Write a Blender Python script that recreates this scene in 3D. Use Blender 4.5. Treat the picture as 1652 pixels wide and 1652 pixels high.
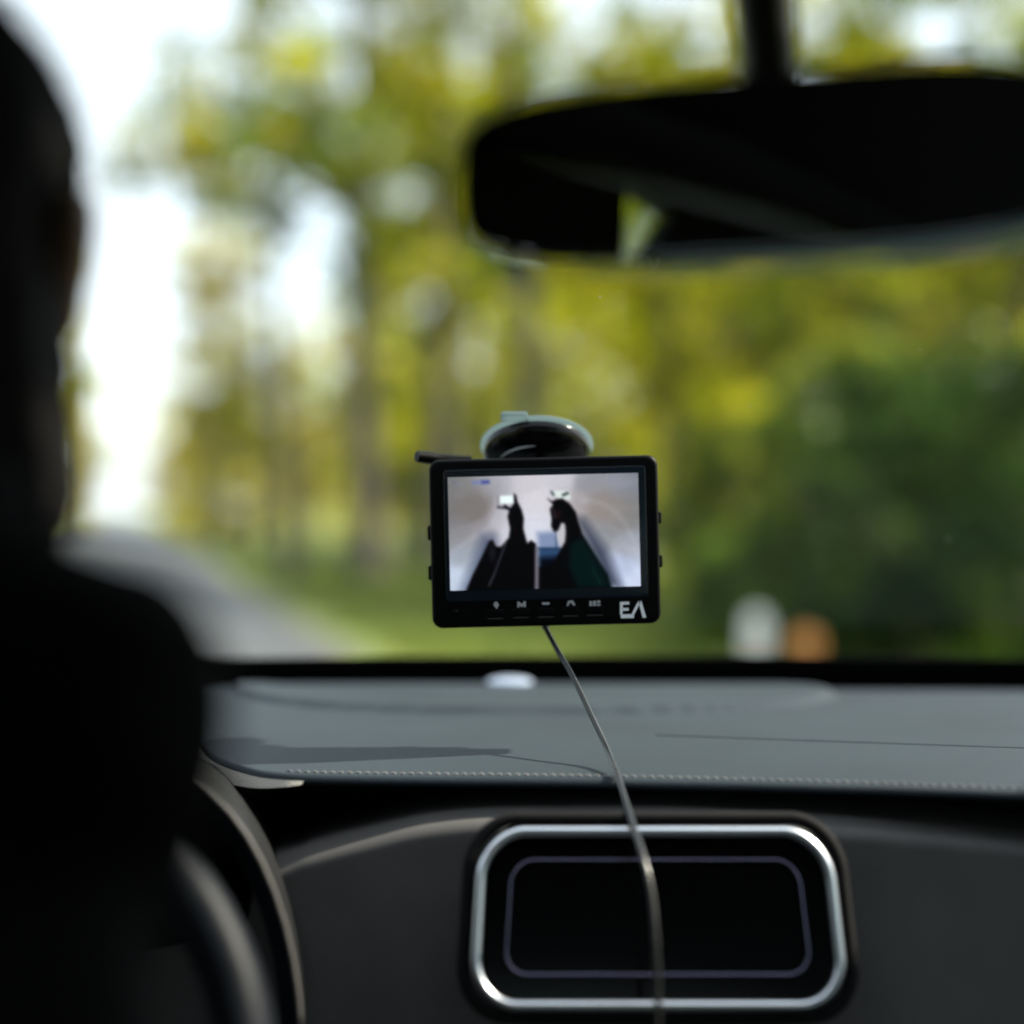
import bpy, bmesh, math, random
import numpy as np
from mathutils import Vector, Matrix, noise as mnoise

for o in list(bpy.data.objects):
    bpy.data.objects.remove(o)
scene = bpy.context.scene
COL = scene.collection
R = math.radians

# ------------------------------------------------------------------ camera
CZ = 1.30                       # eye height above the road, car on level ground
FPX = 1652 * 50.0 / 36.0        # focal length in photograph pixels (50 mm lens)
cam_d = bpy.data.cameras.new('camera')
cam_d.lens = 50.0
cam_d.sensor_width = 36.0
cam_d.clip_start = 0.02
cam_d.clip_end = 3000
cam_d.dof.use_dof = True
cam_d.dof.focus_distance = 1.085
cam_d.dof.aperture_fstop = 1.3
cam_d.dof.aperture_blades = 0
cam = bpy.data.objects.new('camera', cam_d)
cam.location = (0, 0, CZ)
cam.rotation_euler = (R(90), 0, 0)
COL.objects.link(cam)
scene.camera = cam

# ------------------------------------------------------------------ world, sun, exposure
SUN_AZ, SUN_EL = 77.0, 40.0     # azimuth to the right of straight ahead
world = bpy.data.worlds.new('World')
scene.world = world
world.use_nodes = True
wn = world.node_tree
bg = wn.nodes['Background']
sky = wn.nodes.new('ShaderNodeTexSky')
sky.sky_type = 'NISHITA'
sky.sun_disc = False
sky.sun_elevation = R(SUN_EL)
sky.sun_rotation = R(SUN_AZ)
sky.air_density = 1.0
sky.dust_density = 2.0
sky.ozone_density = 0.5
# thin bright cloud over the whole sky, a little uneven everywhere
tcw = wn.nodes.new('ShaderNodeTexCoord')
cn = wn.nodes.new('ShaderNodeTexNoise')
cn.inputs['Scale'].default_value = 3.0
cn.inputs['Detail'].default_value = 6
wn.links.new(tcw.outputs['Generated'], cn.inputs['Vector'])
cmr = wn.nodes.new('ShaderNodeMapRange')
cmr.inputs[1].default_value = 0.3
cmr.inputs[2].default_value = 0.7
cmr.inputs[3].default_value = 0.65
cmr.inputs[4].default_value = 0.90
wn.links.new(cn.outputs[0], cmr.inputs[0])
cmx = wn.nodes.new('ShaderNodeMix')
cmx.data_type = 'RGBA'
cmx.inputs['B'].default_value = (2.65, 2.85, 3.0, 1)
wn.links.new(cmr.outputs[0], cmx.inputs['Factor'])
wn.links.new(sky.outputs[0], cmx.inputs['A'])
wn.links.new(cmx.outputs['Result'], bg.inputs[0])
bg.inputs[1].default_value = 0.15
sun_d = bpy.data.lights.new('sun', 'SUN')
sun_d.energy = 3.8
sun_d.angle = R(1.2)
sun_d.color = (1.0, 0.90, 0.76)
sun = bpy.data.objects.new('sun', sun_d)
sun_dir = Vector((math.sin(R(SUN_AZ)) * math.cos(R(SUN_EL)), math.cos(R(SUN_AZ)) * math.cos(R(SUN_EL)), math.sin(R(SUN_EL))))
sun.rotation_euler = sun_dir.to_track_quat('Z', 'Y').to_euler()
sun.location = (8, 8, 20)
COL.objects.link(sun)
EXPO = 1.95
vs = scene.view_settings
vs.view_transform = 'Standard'
vs.look = 'None'
vs.exposure = EXPO
vs.gamma = 1.0
vs.use_curve_mapping = False
scene.render.engine = 'CYCLES'
cy = scene.cycles
cy.max_bounces = 7
cy.diffuse_bounces = 3
cy.glossy_bounces = 4
cy.transmission_bounces = 4
cy.transparent_max_bounces = 16
cy.caustics_reflective = False
cy.caustics_refractive = False
cy.sample_clamp_indirect = 6
cy.use_denoising = True

# ------------------------------------------------------------------ helpers
def P(px, py, d):
    """point at depth d that the photograph shows at pixel (px, py)"""
    return Vector(((px - 826) / FPX * d, d, CZ - (py - 826) / FPX * d))

def tag(o, label=None, cat=None, group=None, kind=None):
    if label: o['label'] = label
    if cat: o['category'] = cat
    if group: o['group'] = group
    if kind: o['kind'] = kind
    return o

def link(o, parent=None):
    COL.objects.link(o)
    if parent is not None:
        o.parent = parent
        o.matrix_parent_inverse = Matrix.Identity(4)
    return o

def empty(name, loc=(0, 0, 0), parent=None):
    o = bpy.data.objects.new(name, None)
    o.location = loc
    o.empty_display_size = 0.1
    return link(o, parent)

def mesh_obj(name, verts, faces, mat, parent=None, smooth=True, origin=None):
    me = bpy.data.meshes.new(name)
    me.from_pydata([tuple(v) for v in verts], [], faces)
    me.materials.append(mat)
    me.update()
    if smooth:
        me.polygons.foreach_set('use_smooth', [True] * len(me.polygons))
    o = bpy.data.objects.new(name, me)
    return link(o, parent)

def bm_obj(name, bm, mat, parent=None, smooth=True, recalc=True):
    if recalc:
        bmesh.ops.recalc_face_normals(bm, faces=bm.faces)
    me = bpy.data.meshes.new(name)
    bm.to_mesh(me)
    bm.free()
    me.materials.append(mat)
    if smooth:
        me.polygons.foreach_set('use_smooth', [True] * len(me.polygons))
        me.set_sharp_from_angle(angle=R(38))
    o = bpy.data.objects.new(name, me)
    return link(o, parent)

def spline(pts, n=8):
    """Catmull-Rom through pts"""
    pts = [Vector(p) for p in pts]
    if len(pts) < 3:
        return [pts[0].lerp(pts[-1], i / n) for i in range(n + 1)]
    out = []
    ext = [pts[0] * 2 - pts[1]] + pts + [pts[-1] * 2 - pts[-2]]
    for i in range(1, len(ext) - 2):
        p0, p1, p2, p3 = ext[i - 1:i + 3]
        for k in range(n):
            t = k / n
            out.append(0.5 * ((2 * p1) + (p2 - p0) * t + (2 * p0 - 5 * p1 + 4 * p2 - p3) * t * t + (3 * p1 - p0 - 3 * p2 + p3) * t ** 3))
    out.append(pts[-1])
    return out

def add_tube(bm, path, rad, seg=10, closed=False, flat=1.0, caps=True):
    path = [Vector(p) for p in path]
    n = len(path)
    rings = []
    up = None
    for i, p in enumerate(path):
        if closed:
            t = path[(i + 1) % n] - path[i - 1]
        else:
            t = path[min(i + 1, n - 1)] - path[max(i - 1, 0)]
        if t.length < 1e-9:
            t = Vector((0, 0, 1))
        t.normalize()
        if up is None:
            up = Vector((0, 0, 1)) if abs(t.z) < 0.9 else Vector((1, 0, 0))
        s = t.cross(up)
        s.normalize()
        up = s.cross(t).normalized()
        r = rad(i / max(n - 1, 1)) if callable(rad) else rad
        rings.append([bm.verts.new(p + s * (r * math.cos(2 * math.pi * k / seg)) + up * (r * flat * math.sin(2 * math.pi * k / seg))) for k in range(seg)])
    m = n if closed else n - 1
    for i in range(m):
        a, b = rings[i], rings[(i + 1) % n]
        for k in range(seg):
            bm.faces.new((a[k], a[(k + 1) % seg], b[(k + 1) % seg], b[k]))
    if caps and not closed:
        bm.faces.new(rings[0][::-1])
        bm.faces.new(rings[-1])

def tube_obj(name, path, rad, mat, parent=None, **kw):
    bm = bmesh.new()
    add_tube(bm, path, rad, **kw)
    return bm_obj(name, bm, mat, parent)

def rrect(w, h, r, seg=7):
    pts = []
    for cx, cy_, a0 in ((w / 2 - r, h / 2 - r, 0), (-w / 2 + r, h / 2 - r, 90), (-w / 2 + r, -h / 2 + r, 180), (w / 2 - r, -h / 2 + r, 270)):
        for k in range(seg + 1):
            a = R(a0 + 90 * k / seg)
            pts.append((cx + r * math.cos(a), cy_ + r * math.sin(a)))
    return pts

def add_plate(bm, w, h, r, y0, y1, bev=0.001, cx=0, cz=0, bsteps=3, seg=7):
    """rounded plate in the xz plane from y0 (front, towards camera) to y1 (back), bevelled edges"""
    base = rrect(w, h, r, seg)
    rings = []
    prof = []
    for k in range(bsteps + 1):
        a = R(90 * k / bsteps)
        prof.append((bev * (1 - math.sin(a)), y0 + bev * (1 - math.cos(a))))
    prof += [(i, y1 + y0 - y) for i, y in reversed(prof)]
    for ins, y in prof:
        sx, sz = (w - 2 * ins) / w, (h - 2 * ins) / h
        rings.append([bm.verts.new((cx + p[0] * sx, y, cz + p[1] * sz)) for p in base])
    n = len(base)
    for a, b in zip(rings[:-1], rings[1:]):
        for k in range(n):
            bm.faces.new((a[k], b[k], b[(k + 1) % n], a[(k + 1) % n]))
    bm.faces.new(rings[0])
    bm.faces.new(rings[-1][::-1])

def add_box(bm, c, s, rot=None):
    m = Matrix.Translation(Vector(c)) @ (rot.to_4x4() if rot else Matrix.Identity(4)) @ Matrix.Diagonal((s[0], s[1], s[2], 1))
    return bmesh.ops.create_cube(bm, size=1.0, matrix=m)

def add_lathe(bm, prof, mat4, seg=48):
    rings = []
    for r, z in prof:
        rings.append([bm.verts.new(mat4 @ Vector((r * math.cos(2 * math.pi * k / seg), r * math.sin(2 * math.pi * k / seg), z))) for k in range(seg)])
    for a, b in zip(rings[:-1], rings[1:]):
        for k in range(seg):
            bm.faces.new((a[k], a[(k + 1) % seg], b[(k + 1) % seg], b[k]))
    bm.faces.new(rings[0][::-1])
    bm.faces.new(rings[-1])

def add_hull(bm, balls, sub=2):
    """convex hull of spheres/ellipsoids: one tapered piece of a body"""
    t = bmesh.new()
    for b in balls:
        c, r = Vector(b[0]), b[1]
        if not isinstance(r, (tuple, list)):
            r = (r, r, r)
        m = Matrix.Translation(c) @ Matrix.Diagonal((r[0], r[1], r[2], 1))
        bmesh.ops.create_icosphere(t, subdivisions=sub, radius=1.0, matrix=m)
    res = bmesh.ops.convex_hull(t, input=t.verts)
    bmesh.ops.delete(t, geom=[v for v in t.verts if not v.link_faces], context='VERTS')
    bmesh.ops.delete(t, geom=[e for e in res['geom_interior'] if isinstance(e, bmesh.types.BMVert) and e.is_valid], context='VERTS')
    bmesh.ops.recalc_face_normals(t, faces=t.faces)
    me = bpy.data.meshes.new('tmp')
    t.to_mesh(me)
    t.free()
    bm.from_mesh(me)
    bpy.data.meshes.remove(me)

def fuse(o, voxel, smooth=6, noise_amt=0.0, noise_size=0.03):
    m = o.modifiers.new('fuse', 'REMESH')
    m.mode = 'VOXEL'
    m.voxel_size = voxel
    m.use_smooth_shade = True
    s = o.modifiers.new('smooth', 'SMOOTH')
    s.factor = 0.5
    s.iterations = smooth
    if noise_amt:
        tx = bpy.data.textures.new('folds', 'CLOUDS')
        tx.noise_scale = noise_size
        d = o.modifiers.new('folds', 'DISPLACE')
        d.texture = tx
        d.strength = noise_amt
        d.mid_level = 0.5
    return o

# ------------------------------------------------------------------ materials
def mat_base(name, col, rough=0.5, metal=0.0, spec=0.5, var=0.0, vscale=20, bump=0.0, bscale=300, coat=0.0, coord='Object', bdist=0.001):
    m = bpy.data.materials.new(name)
    m.use_nodes = True
    nt = m.node_tree
    b = nt.nodes['Principled BSDF']
    b.inputs['Base Color'].default_value = (*col, 1)
    b.inputs['Roughness'].default_value = rough
    b.inputs['Metallic'].default_value = metal
    b.inputs['Specular IOR Level'].default_value = spec
    if coat:
        b.inputs['Coat Weight'].default_value = coat
        b.inputs['Coat Roughness'].default_value = 0.05
    tc = nt.nodes.new('ShaderNodeTexCoord')
    if var:
        n = nt.nodes.new('ShaderNodeTexNoise')
        n.inputs['Scale'].default_value = vscale
        n.inputs['Detail'].default_value = 6
        nt.links.new(tc.outputs[coord], n.inputs['Vector'])
        mr = nt.nodes.new('ShaderNodeMapRange')
        mr.inputs[1].default_value = 0.3
        mr.inputs[2].default_value = 0.7
        mr.inputs[3].default_value = 1 - var
        mr.inputs[4].default_value = 1 + var
        nt.links.new(n.outputs[0], mr.inputs[0])
        mx = nt.nodes.new('ShaderNodeVectorMath')
        mx.operation = 'SCALE'
        mx.inputs[0].default_value = col
        nt.links.new(mr.outputs[0], mx.inputs['Scale'])
        nt.links.new(mx.outputs[0], b.inputs['Base Color'])
        mr2 = nt.nodes.new('ShaderNodeMapRange')
        mr2.inputs[3].default_value = max(0.02, rough * (1 - var * 0.6))
        mr2.inputs[4].default_value = min(1, rough * (1 + var * 0.6))
        nt.links.new(n.outputs[0], mr2.inputs[0])
        nt.links.new(mr2.outputs[0], b.inputs['Roughness'])
    if bump:
        n2 = nt.nodes.new('ShaderNodeTexVoronoi')
        n2.inputs['Scale'].default_value = bscale
        nt.links.new(tc.outputs[coord], n2.inputs['Vector'])
        bp = nt.nodes.new('ShaderNodeBump')
        bp.inputs['Strength'].default_value = bump
        bp.inputs['Distance'].default_value = bdist
        nt.links.new(n2.outputs['Distance'], bp.inputs['Height'])
        nt.links.new(bp.outputs[0], b.inputs['Normal'])
    return m

def mat_leaf(name, trans=0.5, gloss=0.06):
    m = bpy.data.materials.new(name)
    m.use_nodes = True
    nt = m.node_tree
    nt.nodes.remove(nt.nodes['Principled BSDF'])
    out = nt.nodes['Material Output']
    a = nt.nodes.new('ShaderNodeVertexColor')
    a.layer_name = 'tint'
    d = nt.nodes.new('ShaderNodeBsdfDiffuse')
    t = nt.nodes.new('ShaderNodeBsdfTranslucent')
    g = nt.nodes.new('ShaderNodeBsdfGlossy')
    g.inputs['Roughness'].default_value = 0.4
    m1 = nt.nodes.new('ShaderNodeMixShader')
    m1.inputs[0].default_value = trans
    m2 = nt.nodes.new('ShaderNodeMixShader')
    m2.inputs[0].default_value = gloss
    for s in (d, t):
        nt.links.new(a.outputs[0], s.inputs[0])
    nt.links.new(d.outputs[0], m1.inputs[1])
    nt.links.new(t.outputs[0], m1.inputs[2])
    nt.links.new(m1.outputs[0], m2.inputs[1])
    nt.links.new(g.outputs[0], m2.inputs[2])
    nt.links.new(m2.outputs[0], out.inputs[0])
    return m

def mat_glass(name, tint, scale=0.5, rough=0.0):
    m = bpy.data.materials.new(name)
    m.use_nodes = True
    nt = m.node_tree
    nt.nodes.remove(nt.nodes['Principled BSDF'])
    out = nt.nodes['Material Output']
    t = nt.nodes.new('ShaderNodeBsdfTransparent')
    t.inputs[0].default_value = (*tint, 1)
    g = nt.nodes.new('ShaderNodeBsdfGlossy')
    g.inputs['Roughness'].default_value = rough
    lw = nt.nodes.new('ShaderNodeLayerWeight')
    lw.inputs[0].default_value = 0.5
    p = nt.nodes.new('ShaderNodeMath')
    p.operation = 'POWER'
    p.inputs[1].default_value = 5
    nt.links.new(lw.outputs['Facing'], p.inputs[0])
    ma = nt.nodes.new('ShaderNodeMath')
    ma.operation = 'MULTIPLY_ADD'
    ma.inputs[1].default_value = 0.96 * scale
    ma.inputs[2].default_value = 0.04 * scale
    nt.links.new(p.outputs[0], ma.inputs[0])
    mx = nt.nodes.new('ShaderNodeMixShader')
    nt.links.new(ma.outputs[0], mx.inputs[0])
    nt.links.new(t.outputs[0], mx.inputs[1])
    nt.links.new(g.outputs[0], mx.inputs[2])
    nt.links.new(mx.outputs[0], out.inputs[0])
    return m

def mat_translucent(name, col, trans=0.7, rough=0.25):
    m = bpy.data.materials.new(name)
    m.use_nodes = True
    nt = m.node_tree
    b = nt.nodes['Principled BSDF']
    b.inputs['Base Color'].default_value = (*col, 1)
    b.inputs['Roughness'].default_value = rough
    t = nt.nodes.new('ShaderNodeBsdfTranslucent')
    t.inputs[0].default_value = (*col, 1)
    mx = nt.nodes.new('ShaderNodeMixShader')
    mx.inputs[0].default_value = trans
    nt.links.new(b.outputs[0], mx.inputs[1])
    nt.links.new(t.outputs[0], mx.inputs[2])
    nt.links.new(mx.outputs[0], nt.nodes['Material Output'].inputs[0])
    return m

def mat_noise3(name, cols, scale, detail=8, rough=0.9, stretch=(1, 1, 1), bump=0.0, bdist=0.02):
    """three-colour noise surface (ground, road, bark)"""
    m = bpy.data.materials.new(name)
    m.use_nodes = True
    nt = m.node_tree
    b = nt.nodes['Principled BSDF']
    b.inputs['Roughness'].default_value = rough
    tc = nt.nodes.new('ShaderNodeTexCoord')
    mp = nt.nodes.new('ShaderNodeMapping')
    mp.inputs['Scale'].default_value = stretch
    n = nt.nodes.new('ShaderNodeTexNoise')
    n.inputs['Scale'].default_value = scale
    n.inputs['Detail'].default_value = detail
    n.inputs['Roughness'].default_value = 0.65
    cr = nt.nodes.new('ShaderNodeValToRGB')
    cr.color_ramp.elements[0].position = 0.32
    cr.color_ramp.elements[1].position = 0.68
    cr.color_ramp.elements[0].color = (*cols[0], 1)
    cr.color_ramp.elements[1].color = (*cols[2], 1)
    e = cr.color_ramp.elements.new(0.5)
    e.color = (*cols[1], 1)
    nt.links.new(tc.outputs['Object'], mp.inputs[0])
    nt.links.new(mp.outputs[0], n.inputs['Vector'])
    nt.links.new(n.outputs[0], cr.inputs[0])
    nt.links.new(cr.outputs[0], b.inputs['Base Color'])
    if bump:
        bp = nt.nodes.new('ShaderNodeBump')
        bp.inputs['Strength'].default_value = bump
        bp.inputs['Distance'].default_value = bdist
        nt.links.new(n.outputs[0], bp.inputs['Height'])
        nt.links.new(bp.outputs[0], b.inputs['Normal'])
    return m

M = {}
M['pad'] = mat_base('dash_pad_grain', (0.021, 0.029, 0.036), 0.55, spec=0.12, var=0.12, vscale=7, bump=0.35, bscale=650, bdist=0.0006)
M['pad_edge'] = mat_base('beige_leather', (0.42, 0.38, 0.32), 0.55, var=0.08, vscale=40, bump=0.3, bscale=500)
M['lower'] = mat_base('taupe_leather', (0.085, 0.082, 0.080), 0.55, spec=0.2, var=0.08, vscale=30, bump=0.2, bscale=1300, bdist=0.0005)
M['black'] = mat_base('black_plastic', (0.004, 0.0045, 0.005), 0.5, spec=0.3, var=0.15, vscale=25)
M['matteblack'] = mat_base('black_lining', (0.003, 0.003, 0.0035), 0.85, spec=0.2, var=0.2, vscale=60)
M['gloss'] = mat_base('gloss_black', (0.003, 0.003, 0.0035), 0.12, spec=0.3, var=0.1, vscale=8)
M['mon'] = mat_base('monitor_plastic', (0.0015, 0.0015, 0.0018), 0.45, spec=0.08, var=0.15, vscale=60, bump=0.1, bscale=1500, bdist=0.0002)
M['monglass'] = mat_base('monitor_window', (0.006, 0.012, 0.018), 0.18)
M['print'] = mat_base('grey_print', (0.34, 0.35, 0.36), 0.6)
M['logo'] = mat_base('silver_print', (0.85, 0.86, 0.88), 0.45)
M['faint'] = mat_base('faint_print', (0.03, 0.03, 0.033), 0.5)
M['chrome'] = mat_base('satin_chrome', (0.86, 0.90, 0.95), 0.30, metal=1.0)
M['violet'] = mat_base('dark_chrome', (0.25, 0.23, 0.34), 0.25, metal=1.0)
M['thread'] = mat_base('stitch_thread', (0.24, 0.24, 0.235), 0.7)
M['cable'] = mat_base('cable_sheath', (0.012, 0.013, 0.012), 0.28, var=0.2, vscale=80)
M['cup'] = mat_translucent('clear_rubber', (0.33, 0.40, 0.41), 0.75)
M['edgeglass'] = mat_translucent('mirror_edge', (0.70, 0.86, 0.98), 0.8, 0.1)
M['silver'] = mat_base('sensor_lens', (0.40, 0.46, 0.58), 0.3, metal=0.5)
M['glass'] = mat_glass('windscreen_glass', (0.97, 0.985, 0.975), 0.35)
M['sideglass'] = mat_glass('tinted_glass', (0.60, 0.64, 0.62))
M['mirror'] = mat_base('mirror_silver', (0.86, 0.88, 0.88), 0.01, metal=1.0)
M['wheel'] = mat_base('wheel_leather', (0.005, 0.007, 0.010), 0.45, spec=0.1, var=0.1, vscale=60, bump=0.25, bscale=700, bdist=0.0005)
M['paint'] = mat_base('dark_paint', (0.015, 0.016, 0.018), 0.25, coat=1.0)
M['cloth'] = mat_base('black_jacket', (0.003, 0.003, 0.0034), 0.9, spec=0.04, var=0.2, vscale=90, bump=0.3, bscale=900)
M['skin'] = mat_base('skin', (0.22, 0.115, 0.075), 0.5, var=0.1, vscale=60)
M['hair'] = mat_base('dark_hair', (0.0035, 0.003, 0.0028), 0.7, spec=0.05, var=0.3, vscale=150, bump=0.6, bscale=400)
M['eye'] = mat_base('eye_white', (0.6, 0.58, 0.55), 0.2)
M['seat'] = mat_base('seat_leather', (0.012, 0.012, 0.013), 0.5, var=0.15, vscale=40, bump=0.3, bscale=400)
M['leaf'] = mat_leaf('leaves', 0.5, 0.012)
M['needle'] = mat_leaf('evergreen_leaves', 0.25, 0.015)
M['bark'] = mat_noise3('bark', ((0.03, 0.024, 0.018), (0.06, 0.05, 0.038), (0.10, 0.088, 0.07)), 9, stretch=(1, 1, 0.25), bump=0.6)
M['greybark'] = mat_noise3('grey_bark', ((0.035, 0.035, 0.032), (0.065, 0.065, 0.06), (0.11, 0.107, 0.10)), 9, stretch=(1, 1, 0.25), bump=0.6)
M['grass'] = mat_noise3('grass_ground', ((0.07, 0.11, 0.016), (0.11, 0.155, 0.024), (0.16, 0.165, 0.035)), 0.55, detail=10, rough=0.95, bump=0.5)
M['road'] = mat_noise3('asphalt', ((0.045, 0.05, 0.056), (0.062, 0.068, 0.075), (0.085, 0.092, 0.10)), 1.4, detail=12, rough=0.55, bump=0.2, bdist=0.01)
M['gravel'] = mat_noise3('road_shoulder', ((0.06, 0.06, 0.035), (0.10, 0.095, 0.06), (0.14, 0.13, 0.09)), 6, detail=10, rough=0.9, bump=0.5)
M['white'] = mat_base('white_paint', (0.72, 0.70, 0.66), 0.5, var=0.12, vscale=12)
M['redband'] = mat_base('red_band', (0.50, 0.10, 0.06), 0.5)
M['orange'] = mat_base('orange_reflector', (0.68, 0.26, 0.07), 0.3)
M['wood'] = mat_noise3('weathered_wood', ((0.06, 0.045, 0.03), (0.11, 0.085, 0.06), (0.16, 0.13, 0.10)), 12, stretch=(1, 1, 0.15), bump=0.5)

# ------------------------------------------------------------------ ground and road
def ground_h(x, y):
    return 0.0

def grid_sheet(name, xs, ys, zf, mat):
    vs_ = [(x, y, zf(x, y)) for y in ys for x in xs]
    n = len(xs)
    fs = [(j * n + i, j * n + i + 1, (j + 1) * n + i + 1, (j + 1) * n + i) for j in range(len(ys) - 1) for i in range(n - 1)]
    return mesh_obj(name, vs_, fs, mat)

RDIR = Vector((-0.263, 0.965))          # the road runs off to the left
RNRM = Vector((0.965, 0.263))
def road_pt(s, off):
    """s metres along the road, off metres right of its right edge"""
    e = Vector((1.95, 0.0))
    p = e + RDIR * s + RNRM * off
    return p

def gnd(x, y):
    p = Vector((x, y)) - Vector((1.95, 0))
    off = p.dot(RNRM)
    dist = max(off, -6.2 - off, 0)
    k = min(1, dist / 6)
    return -0.02 + 0.10 * k * mnoise.noise(Vector((x * 0.12, y * 0.12, 0))) + (0.02 * k)

xs = sorted(set([-900, -500, -250, -120, -80] + [i * 2.0 for i in range(-30, 31)] + [80, 120, 250, 500, 900]))
ys = sorted(set([-300, -120, -60] + [i * 2.0 for i in range(-15, 61)] + [150, 220, 400, 800, 1500]))
tag(grid_sheet('ground', xs, ys, gnd, M['grass']), kind='structure')

def road_strip(name, o0, o1, z, mat, no=6):
    vs_, fs = [], []
    ss = [-60 + 4 * i for i in range(120)]
    for s in ss:
        for k in range(no + 1):
            o = o0 + (o1 - o0) * k / no
            wob = 0.10 * mnoise.noise(Vector((s * 0.35, o0, 3))) if k in (0, no) else 0
            p = road_pt(s, o + wob)
            vs_.append((p.x, p.y, z + 0.05 * (1 - ((o + 3.1) / 3.4) ** 2) * (1 if o1 - o0 > 3 else 0)))
    n = no + 1
    for j in range(len(ss) - 1):
        for i in range(no):
            fs.append((j * n + i, j * n + i + 1, (j + 1) * n + i + 1, (j + 1) * n + i))
    return mesh_obj(name, vs_, fs, mat)
tag(road_strip('road_shoulder', -6.6, 0.22, 0.006, M['gravel'], 8), kind='structure')
tag(road_strip('road', -6.2, 0.0, 0.03, M['road'], 8), kind='structure')
for w_ in (0.0,):
    pass

# ------------------------------------------------------------------ vegetation
rng = np.random.default_rng(7)

def leaf_cloud(name, centers, radii, per, size, cols, mat, parent=None, seed=0, flat=0.8, jitter=0.25, kind=None):
    """leaf-sized bent quads spread through clumps; colour varies clump by clump and leaf by leaf"""
    g = np.random.default_rng(seed)
    C = np.repeat(np.asarray(centers, float), per, axis=0)
    Rr = np.repeat(np.asarray(radii, float), per)
    n = len(C)
    d = g.normal(size=(n, 3))
    d /= np.linalg.norm(d, axis=1)[:, None]
    rad = Rr * g.random(n) ** 0.45
    pos = C + d * rad[:, None] * np.array([1, 1, flat])
    nrm = g.normal(size=(n, 3)) + np.array([0, 0, 0.4])
    nrm /= np.linalg.norm(nrm, axis=1)[:, None]
    t = np.cross(nrm, g.normal(size=(n, 3)))
    t /= np.linalg.norm(t, axis=1)[:, None]
    b = np.cross(nrm, t)
    s = size * (0.6 + 0.8 * g.random(n))
    L, W = t * s[:, None], b * (s * 0.55)[:, None]
    bend = nrm * (s * 0.18)[:, None]
    V = np.empty((n, 4, 3))
    V[:, 0] = pos - L * 0.5
    V[:, 1] = pos + W * 0.5 + bend
    V[:, 2] = pos + L * 0.5
    V[:, 3] = pos - W * 0.5 + bend
    me = bpy.data.meshes.new(name)
    me.vertices.add(n * 4)
    me.vertices.foreach_set('co', V.reshape(-1))
    me.loops.add(n * 4)
    me.loops.foreach_set('vertex_index', np.arange(n * 4, dtype=np.int32))
    me.polygons.add(n)
    me.polygons.foreach_set('loop_start', np.arange(0, n * 4, 4, dtype=np.int32))
    me.update(calc_edges=True)
    cols = np.asarray(cols, float)
    ci = g.integers(0, len(cols), len(centers))
    cc = cols[ci] * (1 + jitter * g.normal(size=(len(centers), 1))).clip(0.4, 1.8)
    cl = np.repeat(cc, per, axis=0) * (1 + 0.3 * g.normal(size=(n, 1))).clip(0.3, 2)
    cl = cl.clip(0.002, 0.6)
    rgba = np.ones((n, 4, 4))
    rgba[:, :, :3] = cl[:, None, :]
    at = me.attributes.new('tint', 'FLOAT_COLOR', 'POINT')
    at.data.foreach_set('color', rgba.reshape(-1))
    me.materials.append(mat)
    o = bpy.data.objects.new(name, me)
    link(o, parent)
    if kind: o['kind'] = kind
    return o

def add_limb(bm, pts, r0, r1, seg=7):
    sp = spline(pts, 5)
    add_tube(bm, sp, lambda t: r0 + (r1 - r0) * t, seg=seg)

YEL = [(0.4857, 0.4469, 0.0158), (0.3834, 0.398, 0.0132), (0.5623, 0.5307, 0.0594), (0.2556, 0.3143, 0.0106)]
OLI = [(0.26, 0.2795, 0.008), (0.351, 0.3315, 0.01), (0.169, 0.2145, 0.007), (0.429, 0.39, 0.016)]
GRN = [(0.104, 0.169, 0.015), (0.143, 0.208, 0.02), (0.195, 0.221, 0.02)]
DRK = [(0.022, 0.055, 0.004), (0.04, 0.085, 0.006), (0.065, 0.11, 0.008)]
OCH = [(0.5616, 0.4212, 0.077), (0.6552, 0.5304, 0.11), (0.468, 0.3744, 0.055), (0.5304, 0.468, 0.044)]

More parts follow.
